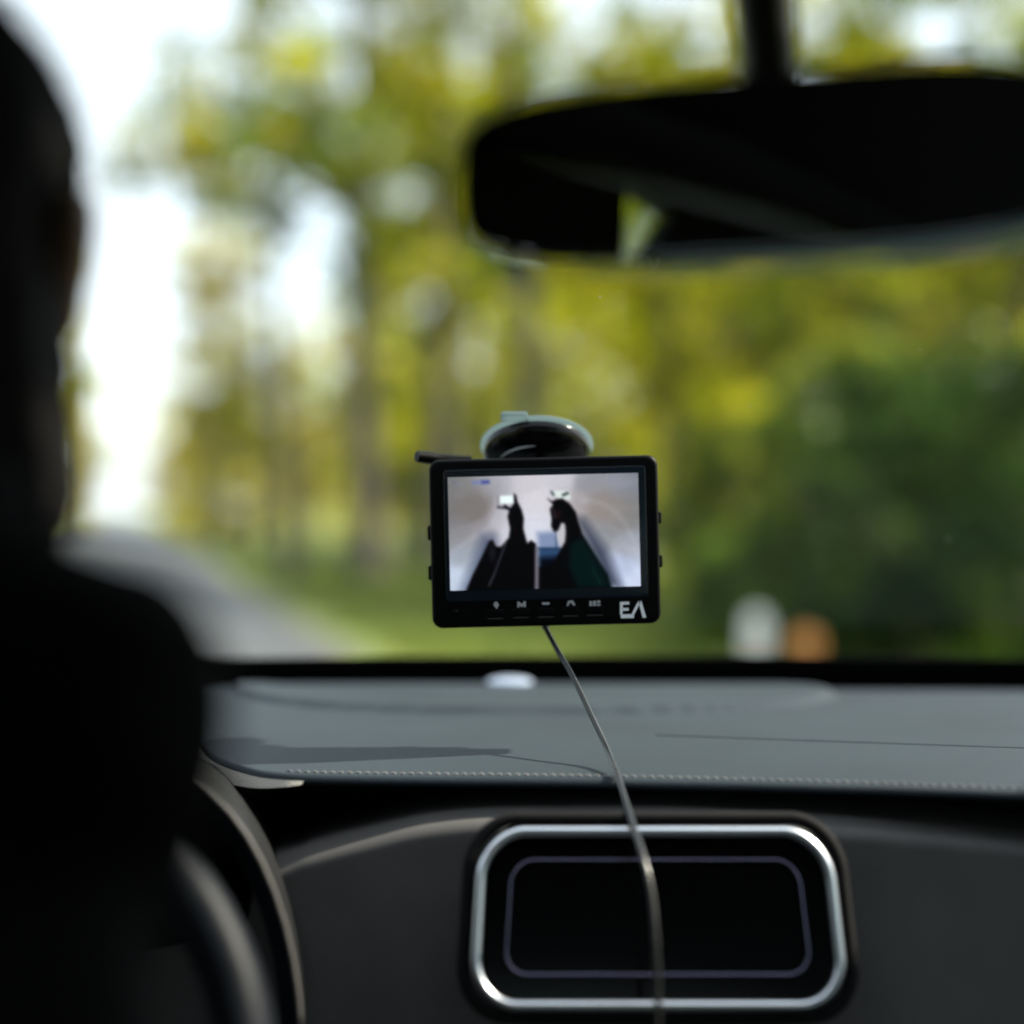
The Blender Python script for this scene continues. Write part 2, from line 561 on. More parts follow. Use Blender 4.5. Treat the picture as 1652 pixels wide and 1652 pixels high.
def tree(label, px, d, h, crown_r, crown_z, crown_h, cols, seed, trunk_r=0.16, clumps=46, per=70, leaf=0.22, cr=0.75, lean=0.0,
         mat='leaf', bark='bark', name='tree', cat='tree', group='trees beside the road', loc=None, extra=()):
    rr = random.Random(seed)
    if loc is None:
        p = P(px, 826, d)
        loc = (p.x, p.y)
    z0 = gnd(*loc) - 0.05
    root = empty(name, (loc[0], loc[1], z0))
    tag(root, label, cat, group)
    bm = bmesh.new()
    top = crown_z + crown_h * 0.35
    tp = [(0, 0, -0.1), (lean * 0.3 + rr.uniform(-.1, .1), rr.uniform(-.1, .1), top * 0.35), (lean * 0.7 + rr.uniform(-.2, .2), rr.uniform(-.2, .2), top * 0.7), (lean, 0, top)]
    sp = spline(tp, 6)
    add_tube(bm, sp, lambda t: trunk_r * (1.25 - 1.0 * t if t > 0.06 else 1.7 - 7 * t), seg=9)
    cs, rs = [], []
    nl = 9
    for k in range(nl):
        a = 2 * math.pi * (k + rr.random() * 0.6) / nl * 2.4
        zb = crown_z - crown_h * 0.45 + crown_h * 0.75 * k / nl
        i = min(len(sp) - 1, int(zb / top * (len(sp) - 1))) if zb > 0 else 1
        st = sp[max(1, i)]
        rad = crown_r * rr.uniform(0.55, 0.95) * (1 - 0.3 * k / nl)
        en = Vector((lean + math.cos(a) * rad, math.sin(a) * rad, st.z + rad * rr.uniform(0.25, 0.75)))
        mid = st.lerp(en, 0.5) + Vector((0, 0, -0.12 * rad))
        add_limb(bm, [st, mid, en], trunk_r * 0.42 * (1 - 0.5 * k / nl), 0.012, 6)
        for q in range(2):
            e2 = en + Vector((rr.uniform(-1, 1), rr.uniform(-1, 1), rr.uniform(0, 0.9))) * rad * 0.35
            add_limb(bm, [mid.lerp(en, 0.4), mid.lerp(e2, 0.7), e2], trunk_r * 0.16, 0.008, 5)
        for q in range(2):
            cs.append(st.lerp(en, rr.uniform(0.65, 1.05)))
            rs.append(cr * rr.uniform(0.6, 1.1))
    bm_obj('trunk', bm, M[bark], root)
    while len(cs) < clumps:
        v = Vector((rr.gauss(0, 1), rr.gauss(0, 1), rr.gauss(0, 1)))
        v.normalize()
        v *= rr.random() ** 0.4
        c = Vector((lean + v.x * crown_r, v.y * crown_r, crown_z + v.z * crown_h * 0.5))
        if mnoise.noise(c * 0.55 + Vector((seed * 3.1, 0, 0))) < -0.12:
            continue
        cs.append(c)
        rs.append(cr * rr.uniform(0.45, 1.15))
    for e in extra:
        cs.append(Vector(e[:3])); rs.append(e[3])
    leaf_cloud('crown', [tuple(c) for c in cs], rs, per, leaf, cols, M[mat], root, seed)
    return root

G1 = 'trees at the edge of the grass'
tree('tall tree with brown trunk left of the monitor, near the road', 592, 28.5, 15, 3.6, 10.2, 10.5, YEL + GRN[:2], 11, 0.27, 100, 60, lean=-0.4, group=G1)
tree('tall yellow-leaved tree behind the left edge of the monitor', 705, 30, 15, 3.4, 10.8, 10.5, OLI + YEL[:2], 12, 0.26, 66, 60, lean=0.3, group=G1)
tree('slender grey-trunked tree directly above the suction cup', 866, 27, 15, 3.4, 10.6, 9.0, OLI, 13, 0.25, 60, 60, bark='greybark', lean=-0.5, group=G1)
tree('olive-leaved tree right of the monitor under the mirror', 1085, 26, 14, 3.6, 7.4, 11, OLI + YEL[:2], 14, 0.17, 84, 60, group=G1)
tree('broad olive tree under the middle of the mirror', 1265, 24, 13, 3.6, 6.6, 11, OLI, 15, 0.17, 84, 60, group=G1)
tree('pale-barked tree under the right part of the mirror', 1440, 22, 12, 3.2, 6.6, 9.5, OLI + [(0.34, 0.28, 0.14)], 16, 0.15, 70, 55, bark='greybark', group=G1)
tree('green tree at the right edge of the windscreen view', 1640, 20, 11, 3.2, 5.6, 9, GRN + OLI[:1], 17, 0.16, 80, 60, group=G1)
G2 = 'trees further along the road'
tree('slim ochre tree in the gap left of the brown trunk', 500, 42, 9, 2.3, 4.6, 7.0, OCH, 21, 0.13, 44, 50, group=G2)
tree('thin dark-trunked ochre tree between road and grass', 412, 48, 9.5, 2.5, 4.8, 6.6, OCH + YEL[:2], 22, 0.15, 40, 50, group=G2)
tree('bushy yellow tree right beside the bright gap over the road', 362, 56, 9, 2.8, 4.2, 7.0, YEL + OCH, 23, 0.14, 54, 50, group=G2)
tree('slender pale ochre tree rising between the two white sky patches', 350, 50, 11, 1.9, 7.4, 9.6, OCH + [(0.34, 0.28, 0.18)], 29, 0.12, 100, 60, cr=0.65, group=G2)
tree('far pale tree at the end of the road, right side', 282, 85, 9, 2.4, 4.0, 6.5, OCH, 24, 0.15, 40, 50, leaf=0.3, group=G2)
tree('ochre tree left of the road beside the driver', 84, 62, 12, 1.7, 4.8, 9, OCH + YEL[:1], 25, 0.16, 60, 50, group=G2)
tree('dark ochre tree left of the road half behind the driver', 30, 40, 10, 3.0, 5.0, 8, OCH + OLI, 26, 0.16, 60, 50, group=G2)
tree('overhanging green branches at the top left of the windscreen', 470, 24, 14, 2.4, 7.6, 2.6, GRN + YEL[:1], 27, 0.12, 40, 52, cr=0.65, lean=-0.7, group=G1)
G3 = 'young yellow trees among the trunks'
for i, (px, d, lab) in enumerate(((640, 38, 'young yellow tree between the two brown trunks'), (780, 40, 'young yellow tree between monitor cup and brown trunks'),
                                  (960, 36, 'young yellow tree above the right end of the monitor'), (1150, 34, 'young yellow tree right of the monitor, behind the olive tree'))):
    tree(lab, px, d, 7, 2.4, 4.2, 7.5, YEL + OLI[:2], 40 + i, 0.09, 60, 50, group=G3)
G4 = 'dark bushes on the right'
def bush(label, px, d, h, r, cols, seed, n=50, per=110, leaf=0.10, mat='needle', loc=None):
    rr = random.Random(seed)
    p = P(px, 826, d)
    root = empty('bush', (p.x, p.y, gnd(p.x, p.y) - 0.03))
    tag(root, label, 'bush', G4)
    bm = bmesh.new()
    cs, rs = [], []
    for k in range(8):
        a = rr.random() * 6.28
        e = Vector((math.cos(a) * r * 0.7, math.sin(a) * r * 0.7, h * rr.uniform(0.5, 0.85)))
        add_limb(bm, [(0, 0, 0), e * 0.5 + Vector((0, 0, 0.1)), e], 0.03, 0.006, 6)
    bm_obj('stem', bm, M['bark'], root)
    for k in range(n):
        a = rr.random() * 6.28
        z = rr.random()
        q = r * math.sqrt(rr.random()) * math.sqrt(max(0.05, 1 - (z * 0.95) ** 2.5))
        cs.append((math.cos(a) * q, math.sin(a) * q, 0.12 + z * (h - 0.3)))
        rs.append(rr.uniform(0.22, 0.42))
    leaf_cloud('foliage', cs, rs, per, leaf, cols, M[mat], root, seed)
bush('large dark evergreen bush filling the lower right of the view', 1500, 11.5, 2.5, 1.5, DRK, 61, 90)
bush('dark evergreen bush behind the white post', 1330, 13.5, 1.9, 1.2, DRK + GRN[:1], 62, 60)
bush('dark evergreen bush at the right edge of the windscreen', 1690, 10.0, 2.6, 1.3, DRK, 63, 80)
bush('green shrub right of the monitor at the edge of the grass', 1190, 19, 2.6, 1.6, GRN + OLI[:1], 64, 60, 90, 0.14, 'leaf')
bush('tall green shrub between bush and olive trees', 1420, 16, 3.4, 1.7, GRN, 65, 80, 90, 0.13, 'leaf')

# the wood behind, one mass
cs, rs = [], []
rr = random.Random(5)
def wood(n, px0, px1, d0, d1, top_fn, rad=(0.8, 1.6)):
    k = 0
    while k < n:
        d = rr.uniform(d0, d1)
        px = rr.uniform(px0, px1)
        p = P(px, 826, d)
        z = rr.random() ** 0.8 * top_fn(px)
        if mnoise.noise(Vector((p.x * 0.16, p.y * 0.10, z * 0.2))) < -0.22:
            k += 0.3
            continue
        cs.append((p.x, p.y, z)); rs.append(rr.uniform(*rad)); k += 1
wood(900, 575, 1760, 44, 66, lambda px: 15.0)
leaf_cloud('woodland', cs, rs, 66, 0.50, OLI + YEL[:2] + GRN, M['leaf'], None, 99)
o = bpy.data.objects['woodland']; tag(o, 'mass of olive and yellow woodland behind the nearer trees', 'woodland', kind='stuff')
cs, rs = [], []
wood(200, 272, 640, 70, 100, lambda px: 7.5)
wood(60, -250, 60, 70, 100, lambda px: 10)
leaf_cloud('woodland', cs, rs, 50, 0.45, OCH + YEL[:1], M['leaf'], None, 98)
o = bpy.data.objects['woodland.001']; tag(o, 'low ochre woodland edge along the far road', 'woodland', kind='stuff')

# trees behind the car that show in the rear-view mirror
tree('yellow tree behind the car, seen only as a wedge in the mirror', 0, 0, 9, 4.2, 4.0, 7.6, YEL, 71, 0.16, 150, 60, loc=(-8.2, -12.0), group='trees behind the car')

# grass blades on the verge: nobody could count them
def grass_stuff():
    n = 26000
    g = np.random.default_rng(3)
    s = 6 + 34 * g.random(n) ** 1.3
    off = 0.4 + 9 * g.random(n)
    x = 1.95 + RDIR.x * s + RNRM.x * off
    y = RDIR.y * s + RNRM.y * off
    h = 0.08 + 0.14 * g.random(n)
    a = g.random(n) * 6.28
    V = np.empty((n, 3, 3))
    w = 0.012 + 0.012 * g.random(n)
    z = np.array([gnd(a_, b_) for a_, b_ in zip(x, y)])
    V[:, 0] = np.stack([x - np.cos(a) * w, y - np.sin(a) * w, z], 1)
    V[:, 1] = np.stack([x + np.cos(a) * w, y + np.sin(a) * w, z], 1)
    V[:, 2] = np.stack([x + g.normal(size=n) * 0.05, y + g.normal(size=n) * 0.05, z + h], 1)
    me = bpy.data.meshes.new('grass')
    me.vertices.add(n * 3); me.vertices.foreach_set('co', V.reshape(-1))
    me.loops.add(n * 3); me.loops.foreach_set('vertex_index', np.arange(n * 3, dtype=np.int32))
    me.polygons.add(n); me.polygons.foreach_set('loop_start', np.arange(0, n * 3, 3, dtype=np.int32))
    me.update(calc_edges=True)
    base = np.array([(0.10, 0.16, 0.02), (0.14, 0.19, 0.03), (0.20, 0.20, 0.05)])[g.integers(0, 3, n)]
    rgba = np.ones((n, 3, 4)); rgba[:, :, :3] = base[:, None, :]
    at = me.attributes.new('tint', 'FLOAT_COLOR', 'POINT'); at.data.foreach_set('color', rgba.reshape(-1))
    me.materials.append(M['leaf'])
    o = link(bpy.data.objects.new('grass', me))
    tag(o, 'short green grass on the verge beside the road', 'grass', kind='stuff')
grass_stuff()

# ------------------------------------------------------------------ roadside posts
p = P(1222, 826, 9.5)
post = empty('marker_post', (p.x, p.y, gnd(p.x, p.y) - 0.02))
tag(post, 'white roadside marker post standing in front of the dark bushes', 'post')
bm = bmesh.new()
add_lathe(bm, [(0.085, 0.0), (0.085, 0.52), (0.08, 0.58), (0.062, 0.63), (0.03, 0.652)], Matrix.Identity(4), 24)
bm_obj('shaft', bm, M['white'], post)
bm = bmesh.new()
add_lathe(bm, [(0.0875, 0.26), (0.0885, 0.265), (0.0885, 0.345), (0.0875, 0.35)], Matrix.Identity(4), 24)
bm_obj('red_band', bm, M['redband'], post)
p = P(1298, 826, 9.2)
post = empty('reflector_post', (p.x, p.y, gnd(p.x, p.y) - 0.02))
tag(post, 'short wooden post with round orange reflector beside the white post', 'post')
bm = bmesh.new()
add_plate(bm, 0.10, 0.46, 0.012, -0.03, 0.03, 0.006, 0, 0.23)
bm_obj('shaft', bm, M['wood'], post)
bm = bmesh.new()
add_lathe(bm, [(0.095, 0.0), (0.095, 0.012), (0.085, 0.02), (0.04, 0.026)], Matrix.Translation((0, -0.032, 0.46)) @ Matrix.Rotation(R(90), 4, 'X'), 32)
bm_obj('reflector', bm, M['orange'], post)

# ------------------------------------------------------------------ the car
CX = 0.10                    # centre line of the car
car = empty('car', (CX, 0, 0))
tag(car, 'dark car interior with grey stitched dashboard seen from between the front seats', 'car')
inv = Matrix.Translation((-CX, 0, 0))
def in_car(o, parent=car):
    """mesh was written in world coordinates: shift it into the car's own frame and parent it"""
    o.data.transform(inv)
    o.parent = parent
    return o
def sub(o, parent):
    """world-coordinate mesh that becomes a sub-part (its part has no offset of its own)"""
    o.data.transform(inv)
    o.parent = parent
    return o

# windscreen: raked, slightly curved sheet 5 mm thick
RAKE = 0.53
def glass_pt(x, d, off=0.0):
    xx = x - CX
    sag = 0.16 * xx * xx
    z = CZ + 0.06 + (1.2 - d) * RAKE - 0.02 * (d - 1.2) ** 2
    n = Vector((0, -RAKE, -1)).normalized()
    return Vector((x, d - sag, z)) + n * off
def glass_sheet(name, x0, x1, d0, d1, o0, o1, mat, nx=40, ny=24):
    bm = bmesh.new()
    lay = []
    for off in (o0, o1):
        lay.append([[bm.verts.new(glass_pt(x0 + (x1 - x0) * i / nx, d0 + (d1 - d0) * j / ny, off)) for i in range(nx + 1)] for j in range(ny + 1)])
    for L, fl in ((lay[0], False), (lay[1], True)):
        for j in range(ny):
            for i in range(nx):
                q = (L[j][i], L[j][i + 1], L[j + 1][i + 1], L[j + 1][i])
                bm.faces.new(q if fl else q[::-1])
    a, b = lay
    for j in range(ny):
        bm.faces.new((a[j][0], a[j + 1][0], b[j + 1][0], b[j][0]))
        bm.faces.new((a[j][nx], b[j][nx], b[j + 1][nx], a[j + 1][nx]))
    for i in range(nx):
        bm.faces.new((a[0][i], b[0][i], b[0][i + 1], a[0][i + 1]))
        bm.faces.new((a[ny][i], a[ny][i + 1], b[ny][i + 1], b[ny][i]))
    return bm_obj(name, bm, mat)
ws = in_car(glass_sheet('windshield', CX - 0.66, CX + 0.66, 0.56, 1.80, -0.005, 0.0, M['glass']))
sub(glass_sheet('border_band', CX - 0.66, CX + 0.66, 1.612, 1.80, 0.001, 0.0025, M['matteblack'], 40, 4), ws)

bm = bmesh.new()
rd = random.Random(4)
for px_, d_ in [(968, 1.02), (1480, 1.08), (1010, 0.95), (610, 1.1), (1210, 1.15)] + [(rd.uniform(200, 1640), rd.uniform(0.8, 1.5)) for _ in range(5)]:
    c_ = glass_pt((px_ - 826) / FPX * d_, d_, 0.0006)
    r_ = rd.uniform(0.0004, 0.0008)
    ring = [bm.verts.new(c_ + Vector((math.cos(k * 1.047) * r_, math.sin(k * 1.047) * r_ * 0.8, -math.sin(k * 1.047) * r_ * 0.8 * RAKE))) for k in range(6)]
    tip_ = bm.verts.new(c_ + Vector((0, -0.0003, -0.0005)))
    for k in range(6):
        bm.faces.new((ring[k], ring[(k + 1) % 6], tip_))
ds = sub(bm_obj('dust_specks', bm, M['cup']), ws); ds['kind'] = 'stuff'
# dashboard
DZ = 0.19
dash = empty('dashboard', (0, 0, 0), car)
fx = [-0.75, -0.34, -0.28, -0.235, -0.20, -0.17, -0.11, 0.03, 0.16, 0.25, 0.35, 0.60, 0.95]
fy = [1.30, 1.29, 1.225, 1.115, 1.06, 1.035, 1.025, 1.016, 1.002, 0.988, 0.968, 0.93, 0.90]
def front_y(x):
    return float(np.interp(x, fx, fy)) if x > 0.16 or x < -0.34 else float(np.interp(x, FXs, FYs))
_sp = spline([(a, b, 0) for a, b in zip(fx, fy)], 8)
FXs = [v.x for v in _sp]; FYs = [v.y for v in _sp]
def pad_z(x, y):
    yf = front_y(x)
    z = CZ - DZ
    if y > 1.45:
        z -= 0.42 * (y - 1.45) ** 2
    z += 0.004 * math.sin(min(1, (y - yf) / 0.4) * math.pi)
    ex, ey = (x - 0.02) / 0.315, (y - 1.505) / 0.192
    q = ex * ex + ey * ey
    t = min(1, max(0, (1.04 - q) / 0.07))
    z += 0.007 * t * t * (3 - 2 * t)
    return z
LIP = 0.006
nx = 260
cols_ = []
pv, pf = [], []
xsd = [-0.72 + 1.60 * i / nx for i in range(nx + 1)]
offs = [0.0] + [0.012 + (k / 84) ** 1.1 * 1.0 for k in range(85)]
for x in xsd:
    yf = front_y(x)
    col = []
    col.append((x, yf + 0.06, CZ - DZ - LIP - 0.014))
    col.append((x, yf + 0.020, CZ - DZ - LIP - 0.003))
    col.append((x, yf + 0.003, CZ - DZ - LIP - 0.002))
    for k in range(7):
        a = R(90 * k / 6)
        col.append((x, yf + LIP * (1 - math.sin(a)), CZ - DZ - LIP * 1.0 + LIP * (1 - math.cos(a)) * 1.0) if False else
                   (x, yf + LIP * (1 - math.cos(a)), CZ - DZ - LIP + LIP * math.sin(a)))
    for k in range(1, 86):
        y = yf + LIP + (1.79 - yf - LIP) * k / 85
        col.append((x, y, pad_z(x, y)))
    cols_.append(col)
m_ = len(cols_[0])
for c in cols_:
    pv += c
for i in range(nx):
    for j in range(m_ - 1):
        a = i * m_ + j
        pf.append((a, a + m_, a + m_ + 1, a + 1))
top_pad = sub(mesh_obj('top_pad', pv, pf, M['pad']), dash)

# stitching along the front edge (too small to pick apart: one part)
bm = bmesh.new()
x = -0.165
while x < 0.80:
    x2 = x + 0.0042
    pts = []
    for q in (x, (x + x2) / 2, x2):
        yf = front_y(q)
        pts.append((q, yf + 0.0085, CZ - DZ - 0.0002 + (0.0012 if q == (x + x2) / 2 else 0.0004)))
    add_tube(bm, pts, 0.0008, seg=5)
    x += 0.0064
st = sub(bm_obj('stitching', bm, M['thread']), dash); st['kind'] = 'stuff'
# faint seam line on the right of the pad
pts = []
for k in range(40):
    x = 0.12 + 0.6 * k / 39
    y = 1.185 - 0.24 * (x - 0.12) + 0.05 * (x - 0.12) ** 2
    pts.append((x, y, pad_z(x, y) + 0.0003))
sub(tube_obj('seam', pts, 0.00028, M['pad'], seg=6), dash)
# beige side of the pad where its edge sweeps back on the driver's side
bm = bmesh.new()
tr = []
for k in range(25):
    x = -0.345 + (0.345 - 0.150) * k / 24
    yf = front_y(x)
    hgt = 0.0004 + 0.020 * (1 - k / 24) ** 0.8
    tr.append((x, yf, hgt))
va = [[bm.verts.new((x, y - 0.0035, CZ - DZ - 0.004)), bm.verts.new((x - 0.002, y - 0.006, CZ - DZ - 0.006 - h)), bm.verts.new((x, y + 0.02, CZ - DZ - 0.007 - h))] for x, y, h in tr]
for a, b in zip(va[:-1], va[1:]):
    for k in range(2):
        bm.faces.new((a[k], b[k], b[k + 1], a[k + 1]))
sub(bm_obj('edge_trim', bm, M['pad_edge']), dash)
# light sensor dome at the base of the windscreen
bm = bmesh.new()
c = P(822, 1112, 1.545)
add_lathe(bm, [(0.025, -0.004), (0.025, 0.001), (0.022, 0.003), (0.016, 0.0045), (0.006, 0.005)], Matrix.Translation((c.x, c.y, pad_z(c.x, c.y) + 0.002)), 32)
sub(bm_obj('light_sensor', bm, M['silver']), dash)

# dark recess under the pad and the sculpted lower panel
def loft(rows, name, mat, sub_to=dash):
    n = len(rows[0])
    v = [p for r_ in rows for p in r_]
    f = [(j * n + i, (j + 1) * n + i, (j + 1) * n + i + 1, j * n + i + 1) for j in range(len(rows) - 1) for i in range(n - 1)]
    return sub(mesh_obj(name, v, f, mat), sub_to)
edge_px = [(-600, 1500), (200, 1450), (430, 1395), (500, 1371), (600, 1344), (691, 1323), (812, 1312), (1040, 1310), (1240, 1318), (1335, 1324), (1652, 1352), (2000, 1400), (2500, 1470)]
es = spline([(a, b, 0) for a, b in edge_px], 8)
E = [P(v.x, v.y + 10, float(np.interp(v.x, [-600, 900, 1400, 2500], [1.008, 1.002, 0.975, 0.95]))) for v in es]
rows = []
rows.append([Vector((e.x, e.y + 0.16, e.z + 0.002)) for e in E])
rows.append([Vector((e.x, e.y + 0.020, e.z + 0.004)) for e in E])
for k in range(7):
    a = R(90 * k / 6)
    rows.append([Vector((e.x, e.y + 0.012 * (1 - math.sin(a)), e.z - 0.012 * (1 - math.cos(a)))) for e in E])
for k in range(1, 9):
    t = k / 8
    rows.append([Vector((e.x, e.y - 0.10 * t ** 1.2, e.z - 0.012 - 0.30 * t)) for e in E])
loft(rows, 'lower_panel', M['lower'])
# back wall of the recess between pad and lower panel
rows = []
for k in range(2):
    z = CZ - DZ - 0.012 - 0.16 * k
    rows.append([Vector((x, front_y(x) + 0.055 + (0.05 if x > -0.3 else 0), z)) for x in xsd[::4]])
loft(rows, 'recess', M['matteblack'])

# centre display with chrome surround, let into the lower panel
disp = empty('center_display', (0, 0, 0), car)
dc = P(1058, 1478, 0.945)
def ring_pts(w, h, r, cx, cy_, cz, tilt=0.30, seg=12, trap=0.10):
    out = []
    for px_, pz_ in rrect(w, h, r, seg):
        s = 1 + trap * (0.5 - (pz_ / h + 0.5)) * 0.5
        zz = pz_
        # gently crowned top edge
        zz += 0.006 * (1 - (px_ / (w / 2)) ** 2) * (1 if pz_ > 0 else -0.3)
        out.append(Vector((cx + px_ * s, cy_ + zz * tilt, cz + zz)))
    return out
def place_disp(name, w, h, r, rad, dy, mat, flat=1.0):
    o = tube_obj(name, ring_pts(w, h, r, dc.x, dc.y + dy, dc.z), rad, mat, seg=10, closed=True, flat=flat)
    return sub(o, disp)
def face_disp(name, w, h, r, dy, mat):
    bm = bmesh.new()
    vs1 = [bm.verts.new(p + Vector((0, dy, 0))) for p in ring_pts(w, h, r, dc.x, dc.y, dc.z)]
    vs2 = [bm.verts.new(p + Vector((0, dy + 0.03, 0))) for p in ring_pts(w, h, r, dc.x, dc.y, dc.z)]
    bm.faces.new(vs1)
    n = len(vs1)
    for k in range(n):
        bm.faces.new((vs1[k], vs1[(k + 1) % n], vs2[(k + 1) % n], vs2[k]))
    bm.faces.new(vs2[::-1])
    return sub(bm_obj(name, bm, mat, smooth=False), disp)
place_disp('surround', 0.252, 0.118, 0.030, 0.0045, -0.002, M['matteblack'])
place_disp('chrome_frame', 0.236, 0.103, 0.028, 0.0036, -0.006, M['chrome'])
face_disp('display_face', 0.234, 0.101, 0.027, -0.002, M['gloss'])
place_disp('inner_trim', 0.196, 0.068, 0.014, 0.0010, -0.0035, M['violet'])

# instrument hood on the driver's side, with a beige trim line round its mouth
hood = empty('instrument_hood', (0, 0, 0), car)
def arch(x_r, z_top, z_bot, xc, n=28):
    out = []
    for k in range(n + 1):
        a = math.pi * k / n
        ca, sa = math.cos(a), math.sin(a)
        ex = abs(ca) ** 0.6 * (1 if ca >= 0 else -1)
        out.append((xc + (x_r - xc) * ex, z_bot + (z_top - z_bot) * sa))
    return out
rows = []
A = arch(-0.138, CZ - 0.152, CZ - 0.36, -0.335)
for y, s in ((0.935, 1.0), (0.94, 1.006), (0.99, 0.98), (1.10, 0.88), (1.24, 0.76)):
    rows.append([Vector((-0.335 + (x + 0.335) * s, y + (0.05 * (CZ - 0.12 - z) * -1), CZ - 0.36 + (z - CZ + 0.36) * (s - (0.0 if y < 1.1 else (y - 1.1) * 0.9)))) for x, z in A])
loft(rows, 'hood_shell', M['black'], hood)
rows2 = [[Vector((-0.335 + (p_.x + 0.335) * s, p_.y + dy, CZ - 0.36 + (p_.z - CZ + 0.36) * s)) for p_ in rows[0]] for s, dy in ((0.998, 0.0), (0.93, 0.015), (0.91, 0.08))]
loft(rows2, 'hood_mouth', M['wheel'], hood)
sub(tube_obj('hood_trim', [p_ + Vector((0.002, -0.002, 0.001)) for p_ in rows[0]], 0.0018, M['lower'], seg=8), hood)
bm = bmesh.new()
add_plate(bm, 0.30, 0.11, 0.03, 1.0, 1.015, 0.002, -0.335, CZ - 0.26)
sub(bm_obj('gauge_panel', bm, M['gloss']), hood)

# steering wheel
wheel = empty('steering_wheel', (0, 0, 0), car)
WC = Vector((-0.325, 0.74, CZ - 0.318)); WR = 0.187
WU = Vector((0, math.sin(R(25)), math.cos(R(25))))
WN = Vector((0, -math.cos(R(25)), math.sin(R(25))))
def rim(a, r=WR):
    return WC + Vector((1, 0, 0)) * (r * math.cos(a)) + WU * (r * math.sin(a))
sub(tube_obj('rim', [rim(2 * math.pi * k / 64) for k in range(64)], 0.0165, M['wheel'], seg=16, closed=True), wheel)
for a in (R(4), R(176), R(270)):
    path = [WC + (rim(a) - WC) * t - WN * 0.02 * (1 - t) for t in (0.2, 0.45, 0.7, 0.98)]
    sub(tube_obj('spoke', spline(path, 4), 0.017, M['wheel'], seg=12, flat=0.5), wheel)
bm = bmesh.new()
hm = Matrix.Translation(WC) @ Matrix((Vector((1, 0, 0)), WU, WN)).transposed().to_4x4()
add_lathe(bm, [(0.075, -0.03), (0.085, -0.01), (0.08, 0.01), (0.065, 0.02), (0.03, 0.024)], hm, 40)
sub(bm_obj('hub', bm, M['wheel']), wheel)
sub(tube_obj('column', [WC - WN * 0.02, WC - WN * 0.25], 0.04, M['black'], seg=16), wheel)

# interior mirror
MN = Vector((-0.30, -0.95, -0.03)).normalized()
mx_ = Vector((0, 0, 1)).cross(MN).normalized() * -1
mx_ = MN.cross(Vector((0, 0, 1))).normalized() * -1
if mx_.x < 0: mx_ = -mx_
mz_ = mx_.cross(-MN).normalized()
if mz_.z < 0: mz_ = -mz_
MC = P(1217, 262, 0.63)
MM = Matrix((mx_, -MN, mz_)).transposed().to_4x4()
MM.translation = MC
mirror = empty('rear_view_mirror', (0, 0, 0), car)
def mouth(w, h, n=72, e=4.4, bow=0.010):
    out = []
    for k in range(n):
        a = 2 * math.pi * k / n
        ca, sa = math.cos(a), math.sin(a)
        x = w / 2 * abs(ca) ** (2 / e) * (1 if ca > 0 else -1)
        z = h / 2 * abs(sa) ** (2 / e) * (1 if sa > 0 else -1)
        z += -bow * (1 - (x / (w / 2)) ** 2) * (1.0 if z < 0 else -0.6)
        out.append((x, z))
    return out
def mir_rings(name, rings, mat, capf=True, capb=True):
    bm = bmesh.new()
    L = []
    for w, h, y, bow in rings:
        L.append([bm.verts.new(MM @ Vector((x, y, z))) for x, z in mouth(w, h, bow=bow)])
    n = len(L[0])
    for a, b in zip(L[:-1], L[1:]):
        for k in range(n):
            bm.faces.new((a[k], a[(k + 1) % n], b[(k + 1) % n], b[k]))
    if capf: bm.faces.new(L[0][::-1])
    if capb: bm.faces.new(L[-1])
    return sub(bm_obj(name, bm, mat), mirror)
MW, MH = 0.284, 0.082
mir_rings('housing', [(MW - 0.006, MH - 0.006, 0.004, 0.003), (MW - 0.005, MH - 0.005, 0.008, 0.003), (MW - 0.007, MH - 0.007, 0.018, 0.003), (MW - 0.04, MH - 0.014, 0.034, 0.003), (MW - 0.12, MH - 0.034, 0.042, 0.004)], M['black'])
mir_rings('mirror_glass', [(MW - 0.008, MH - 0.008, 0.0, 0.003), (MW - 0.007, MH - 0.007, 0.0035, 0.003)], M['mirror'])
bm = bmesh.new()
ed = [MM @ Vector((x, 0.0015, z)) for x, z in mouth(MW + 0.001, MH + 0.001, n=144, bow=0.003) if z < 0 and x > -0.085]
add_tube(bm, ed, lambda t: 0.0004 + 0.0017 * min(1, 4 * t), seg=8)
sub(bm_obj('glass_edge', bm, M['edgeglass']), mirror)
stalk_top = glass_pt(CX, 0.62, 0.004)
sub(tube_obj('stalk', spline([MC - MN * 0.03, MC - MN * 0.06 + Vector((0, 0, 0.04)), stalk_top + Vector((0, 0, -0.02)), stalk_top], 6), lambda t: 0.010 + 0.012 * t, M['black'], seg=12), mirror)
bm = bmesh.new()
add_hull(bm, [(glass_pt(CX - 0.035, 0.56, 0.03), 0.022), (glass_pt(CX + 0.035, 0.56, 0.03), 0.022), (glass_pt(CX - 0.03, 0.74, 0.02), 0.014), (glass_pt(CX + 0.03, 0.74, 0.02), 0.014)], 2)
sub(bm_obj('sensor_cover', bm, M['black']), mirror)

